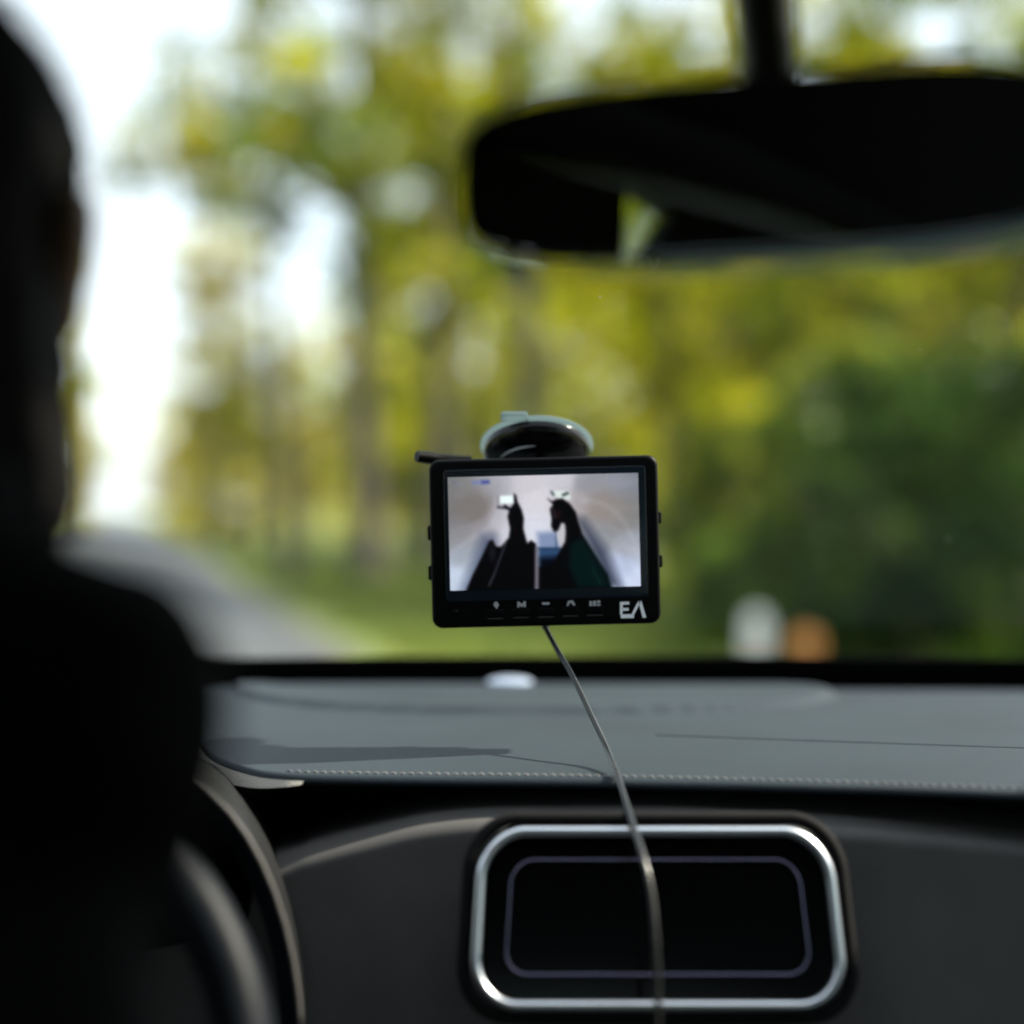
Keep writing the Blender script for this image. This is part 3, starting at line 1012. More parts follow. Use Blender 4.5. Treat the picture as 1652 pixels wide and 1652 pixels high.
# roof, pillars, doors, rear: the dark shell that shades the cabin
def slab(name, pts, thick, mat, parent=car):
    """polygon (list of 3-D points) given a thickness along its normal"""
    bm = bmesh.new()
    a = [bm.verts.new(p_) for p_ in pts]
    f = bm.faces.new(a)
    bm.normal_update()
    n = f.normal.copy()
    b = [bm.verts.new(Vector(p_) + n * thick) for p_ in pts]
    bm.faces.new(b[::-1])
    k = len(a)
    for i in range(k):
        bm.faces.new((a[i], b[i], b[(i + 1) % k], a[(i + 1) % k]))
    return in_car(bm_obj(name, bm, mat, smooth=False), parent)
ZT = CZ + 0.46
rows = []
for j, (y, zz) in enumerate(((0.62, CZ + 0.365), (0.50, CZ + 0.42), (0.30, ZT + 0.01), (0.0, ZT + 0.03), (-0.6, ZT + 0.03), (-1.2, ZT - 0.01), (-1.7, ZT - 0.10))):
    rows.append([Vector((CX + 0.62 * u, y - 0.05 * u * u, zz - 0.05 * u * u)) for u in np.linspace(-1, 1, 17)])
rows_up = [[p_ + Vector((0, 0, 0.03)) for p_ in r_] for r_ in rows]
rl = loft(rows, 'headliner', M['matteblack'], car)
ru = loft(rows_up, 'roof', M['paint'], car)
for s, nm in ((-1, 'left'), (1, 'right')):
    X = CX + s * 0.64
    p0, p1 = glass_pt(X, 0.58), glass_pt(X, 1.80)
    in_car(tube_obj('a_pillar', [p0 + Vector((0, -0.05, 0.02)), p0, p1, p1 + Vector((s * 0.06, 0.05, -0.2))], 0.038, M['matteblack'], seg=12))
    XO = CX + s * 0.74
    slab('door', [(XO, 1.35, 0.35), (XO, 1.45, 1.06), (XO, 0.2, 1.10), (XO, -1.7, 1.12), (XO, -1.7, 0.35)], 0.05, M['matteblack'])
    # window frame rail; lower edge dips except for the corner of the rear window
    XT = CX + s * 0.63
    rail = [(XT, 0.45, ZT), (XT, 0.60, CZ + 0.33), (XT, 0.2, ZT - 0.22), (XT, -0.335, ZT - 0.235)] + ([(XT, -0.35, ZT - 0.11), (XT, -0.48, ZT - 0.14), (XT, -0.385, ZT - 0.235)] if s < 0 else []) + [(XT, -0.8, ZT - 0.23), (XT, -1.7, ZT - 0.20), (XT, -1.7, ZT - 0.08), (XT, -0.6, ZT + 0.03)]
    slab('roof_rail', rail, 0.03, M['matteblack'])
    slab('b_pillar', [(XT, 0.02, ZT - 0.12), (XO, 0.06, 1.08), (XO, -0.06, 1.08), (XT, -0.08, ZT - 0.12)], 0.03, M['matteblack'])
    slab('c_pillar', [(XT, -1.15, ZT - 0.12), (XO, -1.1, 1.08), (XO, -1.7, 1.08), (XT, -1.7, ZT - 0.12)], 0.03, M['matteblack'])
    slab('side_window', [(XO - s * 0.01, 1.2, 1.07), (XT, 0.3, ZT - 0.1), (XT, 0.0, ZT - 0.1), (XO - s * 0.01, 0.0, 1.07)], 0.004, M['sideglass'])
    slab('side_window', [(XO - s * 0.012, -0.02, 1.07), (XT, -0.02, ZT - 0.1), (XT, -1.15, ZT - 0.1), (XO - s * 0.012, -1.15, 1.07)], 0.004, M['sideglass'])
for x0_, x1_ in ((CX - 0.58, CX - 0.10), (CX + 0.13, CX + 0.58)):  # visors added above the view to keep the sun off the driver's head
    bm = bmesh.new()
    add_hull(bm, [(glass_pt(x0_, 0.60, 0.03), 0.011), (glass_pt(x1_, 0.60, 0.03), 0.011), (glass_pt(x0_, 0.735, 0.025), 0.009), (glass_pt(x1_, 0.735, 0.025), 0.009)], 2)
    in_car(bm_obj('added_shade_visor', bm, M['matteblack']))
slab('tailgate', [(CX - 0.72, -1.7, 0.35), (CX - 0.72, -1.7, 1.12), (CX + 0.72, -1.7, 1.12), (CX + 0.72, -1.7, 0.35)], 0.06, M['matteblack'])
slab('rear_window', [(CX - 0.62, -1.7, 1.13), (CX - 0.6, -1.66, ZT - 0.1), (CX + 0.6, -1.66, ZT - 0.1), (CX + 0.62, -1.7, 1.13)], 0.004, M['sideglass'])
slab('cabin_floor', [(CX - 0.72, 1.7, 0.36), (CX + 0.72, 1.7, 0.36), (CX + 0.72, -1.7, 0.36), (CX - 0.72, -1.7, 0.36)], -0.05, M['matteblack'])
slab('bulkhead', [(CX - 0.70, 1.62, 0.36), (CX + 0.70, 1.62, 0.36), (CX + 0.70, 1.62, CZ - 0.25), (CX - 0.70, 1.62, CZ - 0.25)], 0.02, M['matteblack'])
rows = []
for y, zz, w in ((1.86, 1.02, 0.78), (2.2, 1.00, 0.80), (2.6, 0.94, 0.79), (2.85, 0.84, 0.74), (2.92, 0.62, 0.72)):
    rows.append([Vector((CX + w * u, y - 0.08 * u * u * (y - 1.6), zz - 0.05 * u ** 4)) for u in np.linspace(-1, 1, 25)])
loft(rows, 'bonnet', M['paint'], car)
slab('rear_bench', [(CX - 0.66, -1.0, 0.72), (CX + 0.66, -1.0, 0.72), (CX + 0.62, -1.25, 1.25), (CX - 0.62, -1.25, 1.25)], -0.12, M['seat'])

bm = bmesh.new()
add_hull(bm, [((CX - 0.09, 0.90, 0.66), 0.05), ((CX + 0.09, 0.90, 0.66), 0.05), ((CX - 0.08, 0.05, 0.63), 0.05), ((CX + 0.08, 0.05, 0.63), 0.05), ((CX - 0.10, 0.95, 0.42), 0.04), ((CX + 0.10, 0.95, 0.42), 0.04), ((CX - 0.10, 0.05, 0.42), 0.04), ((CX + 0.10, 0.05, 0.42), 0.04)], 2)
in_car(bm_obj('center_console', bm, M['black']))
# driver's seat (below and left of the picture, carries the driver)
seat = empty('driver_seat', (0, 0, 0), car)
bm = bmesh.new()
add_hull(bm, [((-0.47, 0.62, 0.60), (0.06, 0.06, 0.06)), ((-0.09, 0.62, 0.60), (0.06, 0.06, 0.06)), ((-0.48, 0.20, 0.57), 0.07), ((-0.08, 0.20, 0.57), 0.07)])
sub(fuse(bm_obj('cushion', bm, M['seat']), 0.012, 4), seat)
bm = bmesh.new()
add_hull(bm, [((-0.47, 0.20, 0.62), 0.07), ((-0.09, 0.20, 0.62), 0.07), ((-0.42, 0.05, 1.10), 0.06), ((-0.14, 0.05, 1.10), 0.06)])
sub(fuse(bm_obj('backrest', bm, M['seat']), 0.012, 4), seat)
bm = bmesh.new()
add_hull(bm, [((-0.37, 0.05, 1.30), (0.035, 0.04, 0.07)), ((-0.19, 0.05, 1.30), (0.035, 0.04, 0.07))])
sub(fuse(bm_obj('headrest', bm, M['seat']), 0.012, 4), seat)
for x in (-0.33, -0.23):
    sub(tube_obj('headrest_post', [(x, 0.05, 1.10), (x, 0.05, 1.28)], 0.007, M['chrome'], seg=10), seat)

# ------------------------------------------------------------------ the driver
HX = -0.262
body = None
bm = bmesh.new()
hc = Vector((HX, 0.60, CZ + 0.112))            # head centre
# cranium, face, jaw, nose, brow, lips, ears, neck
add_hull(bm, [(hc + Vector((0, -0.025, 0.025)), (0.073, 0.082, 0.085)), (hc + Vector((0, 0.03, 0.015)), (0.067, 0.065, 0.082))], 3)
add_hull(bm, [(hc + Vector((0, 0.035, -0.02)), (0.062, 0.05, 0.06)), (hc + Vector((0, 0.066, -0.105)), (0.026, 0.022, 0.020)), (hc + Vector((0.040, 0.01, -0.080)), 0.022), (hc + Vector((-0.040, 0.01, -0.080)), 0.022)], 2)
add_hull(bm, [(hc + Vector((0, 0.094, 0.0)), 0.008), (hc + Vector((0, 0.112, -0.038)), (0.014, 0.011, 0.010)), (hc + Vector((0, 0.085, -0.04)), 0.012)], 2)
add_hull(bm, [(hc + Vector((-0.035, 0.082, 0.022)), 0.011), (hc + Vector((0.035, 0.082, 0.022)), 0.011)], 2)
add_hull(bm, [(hc + Vector((-0.017, 0.088, -0.068)), 0.007), (hc + Vector((0.017, 0.088, -0.068)), 0.007), (hc + Vector((0, 0.094, -0.068)), 0.009)], 2)
for s in (-1, 1):
    add_hull(bm, [(hc + Vector((s * 0.080, -0.012, -0.005)), (0.008, 0.016, 0.026)), (hc + Vector((s * 0.074, 0.004, -0.032)), (0.006, 0.009, 0.010)), (hc + Vector((s * 0.088, -0.020, 0.008)), (0.006, 0.012, 0.016))], 2)
add_hull(bm, [(hc + Vector((0, -0.02, -0.07)), 0.055), (Vector((HX, 0.50, CZ - 0.045)), (0.062, 0.058, 0.05))], 2)
# torso, leaning towards the wheel
add_hull(bm, [((HX, 0.46, CZ - 0.10), (0.13, 0.075, 0.07)), ((HX, 0.42, CZ - 0.22), (0.15, 0.105, 0.10))], 2)
add_hull(bm, [((HX, 0.42, CZ - 0.22), (0.15, 0.105, 0.10)), ((HX, 0.33, CZ - 0.48), (0.14, 0.10, 0.10)), ((HX, 0.29, CZ - 0.60), (0.17, 0.12, 0.09))], 2)
# thighs, shins, feet
for s in (-1, 1):
    hip = Vector((HX + s * 0.09, 0.32, CZ - 0.60)); kn = Vector((HX + s * 0.13, 0.76, CZ - 0.56)); an = Vector((HX + s * 0.11, 1.02, CZ - 0.86))
    add_hull(bm, [(hip, 0.085), (kn, 0.058)], 2)
    add_hull(bm, [(kn, 0.056), (an, 0.040)], 2)
    add_hull(bm, [(an + Vector((0, -0.03, -0.02)), 0.038), (an + Vector((0, 0.17, 0.03)), (0.042, 0.03, 0.022))], 2)
SH = {1: Vector((-0.146, 0.460, CZ - 0.064)), -1: Vector((-0.415, 0.475, CZ - 0.075))}
ELB = {1: Vector((-0.225, 0.60, CZ - 0.255)), -1: Vector((-0.50, 0.58, CZ - 0.30))}
HA = {1: R(112), -1: R(172)}
def arm_pts(s):
    a = HA[s]
    g = rim(a)
    t_in = (WC - g).normalized()
    wrist = g + WN * 0.045 + t_in * 0.050
    return SH[s], ELB[s], wrist, g, t_in, a
for s in (-1, 1):
    S, El, Wr, g, t_in, a = arm_pts(s)
    add_hull(bm, [((HX + s * 0.04, 0.48, CZ - 0.05), 0.045), (S, 0.050)], 2)
    add_hull(bm, [(S, 0.050), (El, 0.038)], 2)
    add_hull(bm, [(El, 0.038), (Wr, 0.024)], 2)
    # palm on the rim, fingers wrapped round it, thumb along it
    tang = Vector((1, 0, 0)) * -math.sin(a) + WU * math.cos(a)
    out = (g - WC).normalized()
    add_hull(bm, [(Wr, 0.021), (g + WN * 0.026 + tang * 0.032, 0.013), (g + WN * 0.026 - tang * 0.030, 0.013)], 2)
    for k, (o_, ln) in enumerate(((0.032, 0.92), (0.011, 1.0), (-0.010, 0.95), (-0.030, 0.78))):
        pts = []
        for th in (80, 25, -35, -95 * ln):
            pts.append(g + tang * o_ + (WN * math.sin(R(th)) + out * math.cos(R(th))) * (0.0165 + 0.0095))
        pts = [g + WN * 0.027 + tang * o_] + pts
        for q in range(len(pts) - 1):
            add_hull(bm, [(pts[q], 0.0095 - 0.0006 * q), (pts[q + 1], 0.0090 - 0.0006 * q)], 1)
    tb = [Wr + tang * 0.02, g + WN * 0.026 + tang * 0.045 - out * 0.015, g + WN * 0.024 + tang * 0.072, g + WN * 0.022 + tang * 0.092]
    for q in range(3):
        add_hull(bm, [(tb[q], 0.0115 - 0.001 * q), (tb[q + 1], 0.0105 - 0.001 * q)], 1)
body = fuse(bm_obj('person', bm, M['skin']), 0.0045, 5)
tag(body, 'driver in black jacket with dark hair leaning to the wheel, seen from behind', 'person')
# jacket and trousers over the body
bm = bmesh.new()
add_hull(bm, [((HX, 0.485, CZ - 0.055), (0.085, 0.075, 0.05)), ((HX, 0.46, CZ - 0.11), (0.14, 0.088, 0.07))], 2)
add_hull(bm, [((HX, 0.505, CZ + 0.005), (0.096, 0.080, 0.032)), ((HX, 0.485, CZ - 0.06), (0.100, 0.082, 0.04))], 2)
add_hull(bm, [((HX, 0.46, CZ - 0.11), (0.145, 0.088, 0.07)), ((HX, 0.42, CZ - 0.22), (0.165, 0.12, 0.10))], 2)
add_hull(bm, [((HX, 0.42, CZ - 0.22), (0.165, 0.12, 0.10)), ((HX, 0.33, CZ - 0.48), (0.158, 0.118, 0.10)), ((HX, 0.30, CZ - 0.58), (0.18, 0.13, 0.08))], 2)
for s in (-1, 1):
    S, El, Wr, g, t_in, a = arm_pts(s)
    add_hull(bm, [((HX + s * 0.05, 0.485, CZ - 0.045), 0.050), (S, 0.058)], 2)
    add_hull(bm, [(S, 0.058), (El, 0.050)], 2)
    add_hull(bm, [(El, 0.050), (El.lerp(Wr, 0.92), 0.034)], 2)
jk = fuse(bm_obj('jacket', bm, M['cloth']), 0.007, 5, 0.010, 0.05)
jk.parent = body
bm = bmesh.new()
for s in (-1, 1):
    hip = Vector((HX + s * 0.09, 0.32, CZ - 0.60)); kn = Vector((HX + s * 0.13, 0.76, CZ - 0.56)); an = Vector((HX + s * 0.11, 1.02, CZ - 0.86))
    add_hull(bm, [(hip, 0.098), (kn, 0.068)], 2)
    add_hull(bm, [(kn, 0.068), (kn.lerp(an, 0.92), 0.054)], 2)
tr_ = fuse(bm_obj('trousers', bm, M['cloth']), 0.010, 4, 0.008, 0.06)
tr_.parent = body
bm = bmesh.new()
add_hull(bm, [(hc + Vector((0, -0.028, 0.034)), (0.081, 0.088, 0.088)), (hc + Vector((0, 0.025, 0.045)), (0.073, 0.060, 0.068)), (hc + Vector((0, -0.058, -0.070)), (0.070, 0.045, 0.050))], 3)
add_hull(bm, [(hc + Vector((0, -0.055, -0.05)), (0.070, 0.045, 0.05)), (hc + Vector((0, -0.085, -0.13)), (0.072, 0.040, 0.04))], 2)
add_hull(bm, [(hc + Vector((0, -0.030, -0.020)), (0.084, 0.070, 0.05)), (Vector((HX, 0.535, CZ + 0.0)), (0.101, 0.070, 0.05))], 2)
hr = fuse(bm_obj('hair', bm, M['hair']), 0.006, 2, 0.007, 0.012)
hr.parent = body
bm = bmesh.new()
rs_ = random.Random(9)
for k in range(900):
    v = Vector((rs_.gauss(0, 1), rs_.gauss(0, 1) - 0.3, rs_.gauss(0.2, 0.9))).normalized()
    p_ = hc + Vector((v.x * 0.084, -0.022 + v.y * 0.090, 0.030 + v.z * 0.090))
    t_ = (Vector((rs_.uniform(-.25, .25), rs_.uniform(-.35, .15), -1)) - v * v.dot(Vector((0, 0, -1)))).normalized()
    ln = rs_.uniform(0.03, 0.07)
    sd = t_.cross(v).normalized() * 0.0009
    a0 = [bm.verts.new(p_ + sd), bm.verts.new(p_ - sd)]
    for q in (0.5, 1.0):
        c_ = p_ + t_ * ln * q + v * (0.003 + 0.007 * rs_.random()) * math.sin(q * 2.2) - v * 0.010 * q * q
        b0 = [bm.verts.new(c_ + sd * (1.1 - q)), bm.verts.new(c_ - sd * (1.1 - q))]
        bm.faces.new((a0[0], a0[1], b0[1], b0[0]))
        a0 = b0
sn = bm_obj('hair_strands', bm, M['hair'], None, recalc=False); sn.parent = hr; sn['kind'] = 'stuff'
for s in (-1, 1):
    bm = bmesh.new()
    bmesh.ops.create_icosphere(bm, subdivisions=2, radius=0.0125, matrix=Matrix.Translation(hc + Vector((s * 0.031, 0.078, 0.002))))
    e_ = bm_obj('eye', bm, M['eye']); e_.parent = body

# ------------------------------------------------------------------ the monitor
MD = 1.13                                     # distance of the monitor's face
TH = 0.0238                                   # its slight roll
U = MD / FPX
mon = empty('monitor', P(879, 874, MD))
mon.rotation_euler = (0, -TH, 0)
tag(mon, 'black video monitor on a suction mount, its screen showing two horses', 'monitor')
def L(px, py):
    dx, dy = (px - 879) * U, (py - 874) * U
    return (dx * math.cos(TH) - dy * math.sin(TH), -(dx * math.sin(TH) + dy * math.cos(TH)))
BW, BH = 369.5 * U, 272.5 * U
bm = bmesh.new()
add_plate(bm, BW, BH, 0.0085, 0.0, 0.021, 0.0028, bsteps=4)
bm_obj('body', bm, M['mon'], mon)
bm = bmesh.new()
add_plate(bm, BW - 0.03, BH - 0.03, 0.01, 0.0215, 0.032, 0.004)
bm_obj('rear_cover', bm, M['mon'], mon)
a, b = L(715, 759), L(1046, 963)
bm = bmesh.new()
add_plate(bm, b[0] - a[0], a[1] - b[1], 0.003, -0.0007, 0.002, 0.0004, (a[0] + b[0]) / 2, (a[1] + b[1]) / 2)
bm_obj('display_window', bm, M['monglass'], mon)
# the picture on the screen: a flat lit image, painted point by point
c_tl, c_tr, c_br, c_bl = (60, 98), (1548, 62), (1572, 950), (85, 985)   # its corners in a 4.859x enlargement
NW, NH = 250, 152
uu, vv = np.meshgrid(np.linspace(0, 1, NW), np.linspace(0, 1, NH))
qx = (c_tl[0] * (1 - uu) + c_tr[0] * uu) * (1 - vv) + (c_bl[0] * (1 - uu) + c_br[0] * uu) * vv
qy = (c_tl[1] * (1 - uu) + c_tr[1] * uu) * (1 - vv) + (c_bl[1] * (1 - uu) + c_br[1] * uu) * vv
sam = [((120, 180), (168, 166, 168)), ((270, 350), (138, 131, 127)), ((150, 520), (160, 158, 162)), ((110, 900), (205, 210, 228)), ((330, 520), (190, 184, 194)),
       ((460, 440), (216, 208, 220)), ((420, 150), (186, 182, 190)), ((700, 140), (214, 204, 210)), ((760, 280), (226, 216, 222)), ((760, 470), (226, 221, 232)), ((980, 130), (212, 204, 212)),
       ((1120, 160), (166, 164, 172)), ((1450, 110), (168, 170, 182)), ((1250, 320), (164, 154, 150)), ((1420, 420), (176, 172, 172)), ((1480, 620), (196, 196, 208)),
       ((1430, 800), (200, 205, 230)), ((1540, 920), (214, 218, 240)), ((1080, 260), (196, 186, 192)), ((560, 480), (222, 216, 226)), ((200, 700), (178, 182, 194)), ((1250, 560), (170, 170, 178))]
num = np.zeros((NH, NW, 3)); den = np.zeros((NH, NW))
for (sx, sy), c in sam:
    w = 1.0 / (((qx - sx) ** 2 + (qy - sy) ** 2) + 4000) ** 2.4
    num += w[..., None] * np.array(c, float); den += w
img = num / den[..., None]
def poly_mask(pts, soft):
    n = len(pts)
    inside = np.zeros(qx.shape, bool)
    dist = np.full(qx.shape, 1e9)
    for i in range(n):
        (x0, y0), (x1, y1) = pts[i], pts[(i + 1) % n]
        cond = ((y0 > qy) != (y1 > qy)) & (qx < (x1 - x0) * (qy - y0) / (y1 - y0 + 1e-9) + x0)
        inside ^= cond
        t = np.clip(((qx - x0) * (x1 - x0) + (qy - y0) * (y1 - y0)) / ((x1 - x0) ** 2 + (y1 - y0) ** 2 + 1e-9), 0, 1)
        dist = np.minimum(dist, np.hypot(qx - x0 - t * (x1 - x0), qy - y0 - t * (y1 - y0)))
    sd = np.where(inside, dist, -dist)
    return np.clip(sd / soft + 0.5, 0, 1)
def paint(pts, col, soft=12, al=1.0):
    global img
    m = (poly_mask(pts, soft) * al)[..., None]
    img = img * (1 - m) + np.array(col, float) * m
def stroke(p0, p1, w, col, al=1.0, soft=8):
    d = Vector((p1[0] - p0[0], p1[1] - p0[1])); n = Vector((-d.y, d.x)).normalized() * w / 2
    paint([(p0[0] + n.x, p0[1] + n.y), (p1[0] + n.x, p1[1] + n.y), (p1[0] - n.x, p1[1] - n.y), (p0[0] - n.x, p0[1] - n.y)], col, soft, al)
def blob(cx_, cy_, rx, ry, col, al=1.0):
    global img
    m = (np.exp(-(((qx - cx_) / rx) ** 2 + ((qy - cy_) / ry) ** 2)) * al)[..., None]
    img = img * (1 - m) + np.array(col, float) * m
img *= np.array([0.915, 0.945, 0.95])
img *= (1 - 0.24 * np.clip((np.abs(qx - 760) - 260) / 420, 0, 1) * np.clip((820 - qy) / 400, 0, 1))[..., None]
# radial streaks of the trailer walls
ang = np.arctan2(qy - 330, qx - 760)
rad_ = np.hypot(qx - 760, qy - 330)
img *= (1 + 0.012 * np.sin(ang * 46 + 1.3) * np.clip((rad_ - 380) / 300, 0, 1))[..., None]
blob(250, 340, 230, 200, (126, 119, 117), 0.72)
blob(1280, 330, 280, 190, (150, 141, 137), 0.6)
blob(1380, 130, 200, 90, (150, 152, 164), 0.6)
blob(150, 560, 160, 120, (150, 150, 156), 0.5)
paint([(330, 560), (420, 560), (480, 980), (180, 980), (260, 800)], (70, 80, 105), 130, 0.9)      # soft side shadow, left
paint([(1075, 420), (1130, 430), (1300, 660), (1400, 900), (1420, 960), (1320, 960), (1200, 700)], (58, 64, 82), 100, 0.9)  # and right
stroke((690, 425), (850, 430), 8, (196, 190, 202), 0.6)
paint([(760, 530), (900, 520), (960, 640), (900, 800), (790, 800), (770, 640)], (118, 134, 168), 50, 0.9)
paint([(770, 650), (960, 650), (900, 800), (780, 800)], (38, 66, 100), 30, 0.9)
paint([(780, 730), (930, 720), (900, 960), (770, 960)], (6, 10, 20), 60, 1)
paint([(930, 470), (985, 470), (985, 640), (940, 650), (915, 560)], (186, 184, 190), 20, 0.9)
for pl_, c_, a_ in (([(80, 700), (230, 590), (370, 500), (440, 400), (450, 250)], (214, 214, 224), 0.35), ([(80, 470), (220, 440), (340, 360), (400, 220)], (112, 106, 106), 0.30),
                    ([(1090, 280), (1260, 300), (1420, 420), (1530, 640), (1565, 900)], (206, 208, 220), 0.30), ([(1100, 420), (1260, 470), (1400, 620), (1480, 820)], (128, 128, 138), 0.25),
                    ([(1060, 90), (1080, 200), (1075, 330)], (140, 138, 148), 0.4), ([(450, 100), (440, 230), (450, 420)], (150, 146, 154), 0.3)):
    sp_ = spline([(x_, y_, 0) for x_, y_ in pl_], 4)
    for q0, q1 in zip(sp_[:-1], sp_[1:]):
        stroke((q0.x, q0.y), (q1.x, q1.y), 34, c_, a_ * 0.4, 34)
# windows at the trailer's front
paint([(468, 243), (572, 240), (580, 300), (470, 304)], (226, 242, 240), 10)
stroke((445, 330), (540, 342), 18, (48, 48, 56), 0.9); stroke((500, 318), (545, 348), 22, (18, 18, 24))
stroke((455, 240), (455, 330), 10, (110, 108, 116), 0.7)
paint([(880, 205), (1010, 200), (1025, 270), (930, 275)], (216, 226, 222), 16, 0.9)
stroke((868, 205), (892, 240), 20, (52, 66, 66), 0.8); stroke((955, 240), (1005, 218), 24, (40, 56, 56), 0.85); stroke((990, 255), (1012, 270), 16, (196, 210, 190), 0.7)
# left horse
paint([(578, 222), (596, 240), (606, 290), (640, 355), (656, 420), (652, 500), (668, 560), (684, 615), (715, 590), (752, 620), (752, 985), (205, 990), (260, 860), (330, 720), (385, 600), (412, 585), (440, 640), (478, 642), (540, 570), (550, 500), (530, 405), (545, 345), (580, 300)], (7, 5, 8), 14)
stroke((520, 600), (430, 850), 14, (66, 70, 82), 0.8); stroke((430, 850), (385, 950), 14, (78, 82, 92), 0.8)
blob(410, 690, 25, 70, (36, 38, 46), 0.7)
stroke((590, 470), (600, 560), 10, (32, 20, 20), 0.8)
# right horse
paint([(838, 262), (880, 286), (905, 270), (955, 262), (1015, 305), (1062, 370), (1078, 440), (1115, 545), (1205, 690), (1310, 850), (1345, 970), (775, 975), (775, 800), (880, 790), (930, 690), (980, 600), (985, 520), (978, 460), (950, 452), (925, 515), (893, 525), (870, 480), (874, 420), (860, 345), (885, 310)], (8, 5, 8), 14)
paint([(1020, 620), (1110, 570), (1200, 700), (1300, 860), (1335, 960), (1080, 960), (1010, 800)], (5, 27, 26), 60, 0.95)
stroke((1190, 800), (1265, 950), 8, (26, 66, 58), 0.7); stroke((1130, 570), (1300, 850), 7, (40, 60, 62), 0.6)
blob(925, 385, 22, 34, (42, 20, 22), 0.8); stroke((880, 330), (905, 420), 8, (120, 110, 116), 0.6); stroke((905, 520), (912, 660), 8, (30, 44, 66), 0.8)
stroke((770, 655), (960, 655), 10, (20, 36, 60), 0.8)
# divider
stroke((756, 640), (756, 990), 24, (112, 108, 118), 0.95, 10)
# on-screen marks at the top left
stroke((98, 130), (122, 148), 14, (92, 96, 120), 0.7); stroke((138, 150), (160, 152), 12, (120, 124, 150), 0.7)
stroke((250, 140), (330, 136), 30, (110, 122, 168), 0.8, 14); stroke((325, 136), (388, 133), 30, (62, 72, 146), 0.85, 12)
img *= 1 + 0.02 * np.random.default_rng(1).normal(size=img.shape[:2])[..., None]
kk = np.exp(-0.5 * (np.arange(-4, 5) / 1.3) ** 2); kk /= kk.sum()
for ax in (0, 1):
    pad_ = np.pad(img, [(4, 4) if i == ax else (0, 0) for i in range(3)], mode='edge')
    img = sum(kk[i] * np.take(pad_, np.arange(i, i + img.shape[ax]), axis=ax) for i in range(9))
img = (img - 128) * 1.10 + 132
lin = np.clip(img / 255, 0, 1)
lin = np.where(lin < 0.04045, lin / 12.92, ((lin + 0.055) / 1.055) ** 2.4)
cpx = lambda p_: L(710 + p_[0] / 4.859, 750 + p_[1] / 4.859)
x0, z1 = cpx(c_tl); x1, z0 = cpx(c_br)
gx = x0 + (x1 - x0) * uu; gz = z1 + (z0 - z1) * vv
V = np.stack([gx, np.full_like(gx, -0.0011), gz], -1).reshape(-1, 3)
F = [(j * NW + i, (j + 1) * NW + i, (j + 1) * NW + i + 1, j * NW + i + 1) for j in range(NH - 1) for i in range(NW - 1)]
ms = bpy.data.materials.new('lit_screen'); ms.use_nodes = True
b_ = ms.node_tree.nodes['Principled BSDF']
va_ = ms.node_tree.nodes.new('ShaderNodeVertexColor'); va_.layer_name = 'picture'
b_.inputs['Base Color'].default_value = (0.004, 0.004, 0.005, 1); b_.inputs['Roughness'].default_value = 0.3; b_.inputs['Specular IOR Level'].default_value = 0.12
ms.node_tree.links.new(va_.outputs[0], b_.inputs['Emission Color'])
b_.inputs['Emission Strength'].default_value = 1.0 / 2 ** EXPO
scr = mesh_obj('screen', V, F, ms, mon)
at = scr.data.attributes.new('picture', 'FLOAT_COLOR', 'POINT')
rgba = np.ones((NH * NW, 4)); rgba[:, :3] = lin.reshape(-1, 3)
at.data.foreach_set('color', rgba.reshape(-1))

# marks printed on the bezel: polygons a hair proud of the plastic
def mark(name, polys, mat, parent=mon, y=-0.0004):
    """polys in enlargement coordinates (crop of the bezel, 4.859x)"""
    bm = bmesh.new()
    for pl in polys:
        f = [bm.verts.new((cpx(p_)[0], y, cpx(p_)[1])) for p_ in pl]
        bk = [bm.verts.new((cpx(p_)[0], y + 0.0006, cpx(p_)[1])) for p_ in pl]
        n = len(f)
        bm.faces.new(f); bm.faces.new(bk[::-1])
        for k in range(n):
            bm.faces.new((f[k], f[(k + 1) % n], bk[(k + 1) % n], bk[k]))
    return bm_obj(name, bm, mat, parent, smooth=False)
def bar(x0, y0, x1, y1):
    return [(x0, y0), (x1, y0 - 0.024 * (x1 - x0)), (x1, y1 - 0.024 * (x1 - x0)), (x0, y1)]
logo = mark('logo', [bar(1410, 1074, 1482, 1096), bar(1410, 1096, 1432, 1150), bar(1434, 1122, 1478, 1143), bar(1416, 1172, 1520, 1202), bar(1410, 1150, 1430, 1172),
                     [(1500, 1172), (1552, 1068), (1574, 1068), (1522, 1172)], [(1552, 1068), (1578, 1067), (1616, 1196), (1588, 1198)]], M['logo'])
ic = [('button', (435, 1150)), ('button', (635, 1142)), ('button', (828, 1138)), ('button', (1025, 1130)), ('button', (1215, 1124))]
icons = [[[(425, 1075), (448, 1073), (462, 1098), (444, 1130), (418, 1100)]],
         [[(604, 1072), (622, 1072), (640, 1092), (656, 1070), (672, 1069), (672, 1114), (656, 1115), (656, 1100), (640, 1116), (622, 1100), (622, 1117), (606, 1118)]],
         [bar(800, 1078, 858, 1096)],
         [[(990, 1104), (1004, 1066), (1040, 1062), (1062, 1100), (1042, 1102), (1030, 1082), (1014, 1083), (1008, 1104)]],
         [bar(1170, 1068, 1192, 1106), bar(1198, 1066, 1222, 1105), bar(1228, 1064, 1256, 1082), bar(1228, 1090, 1256, 1104)]]
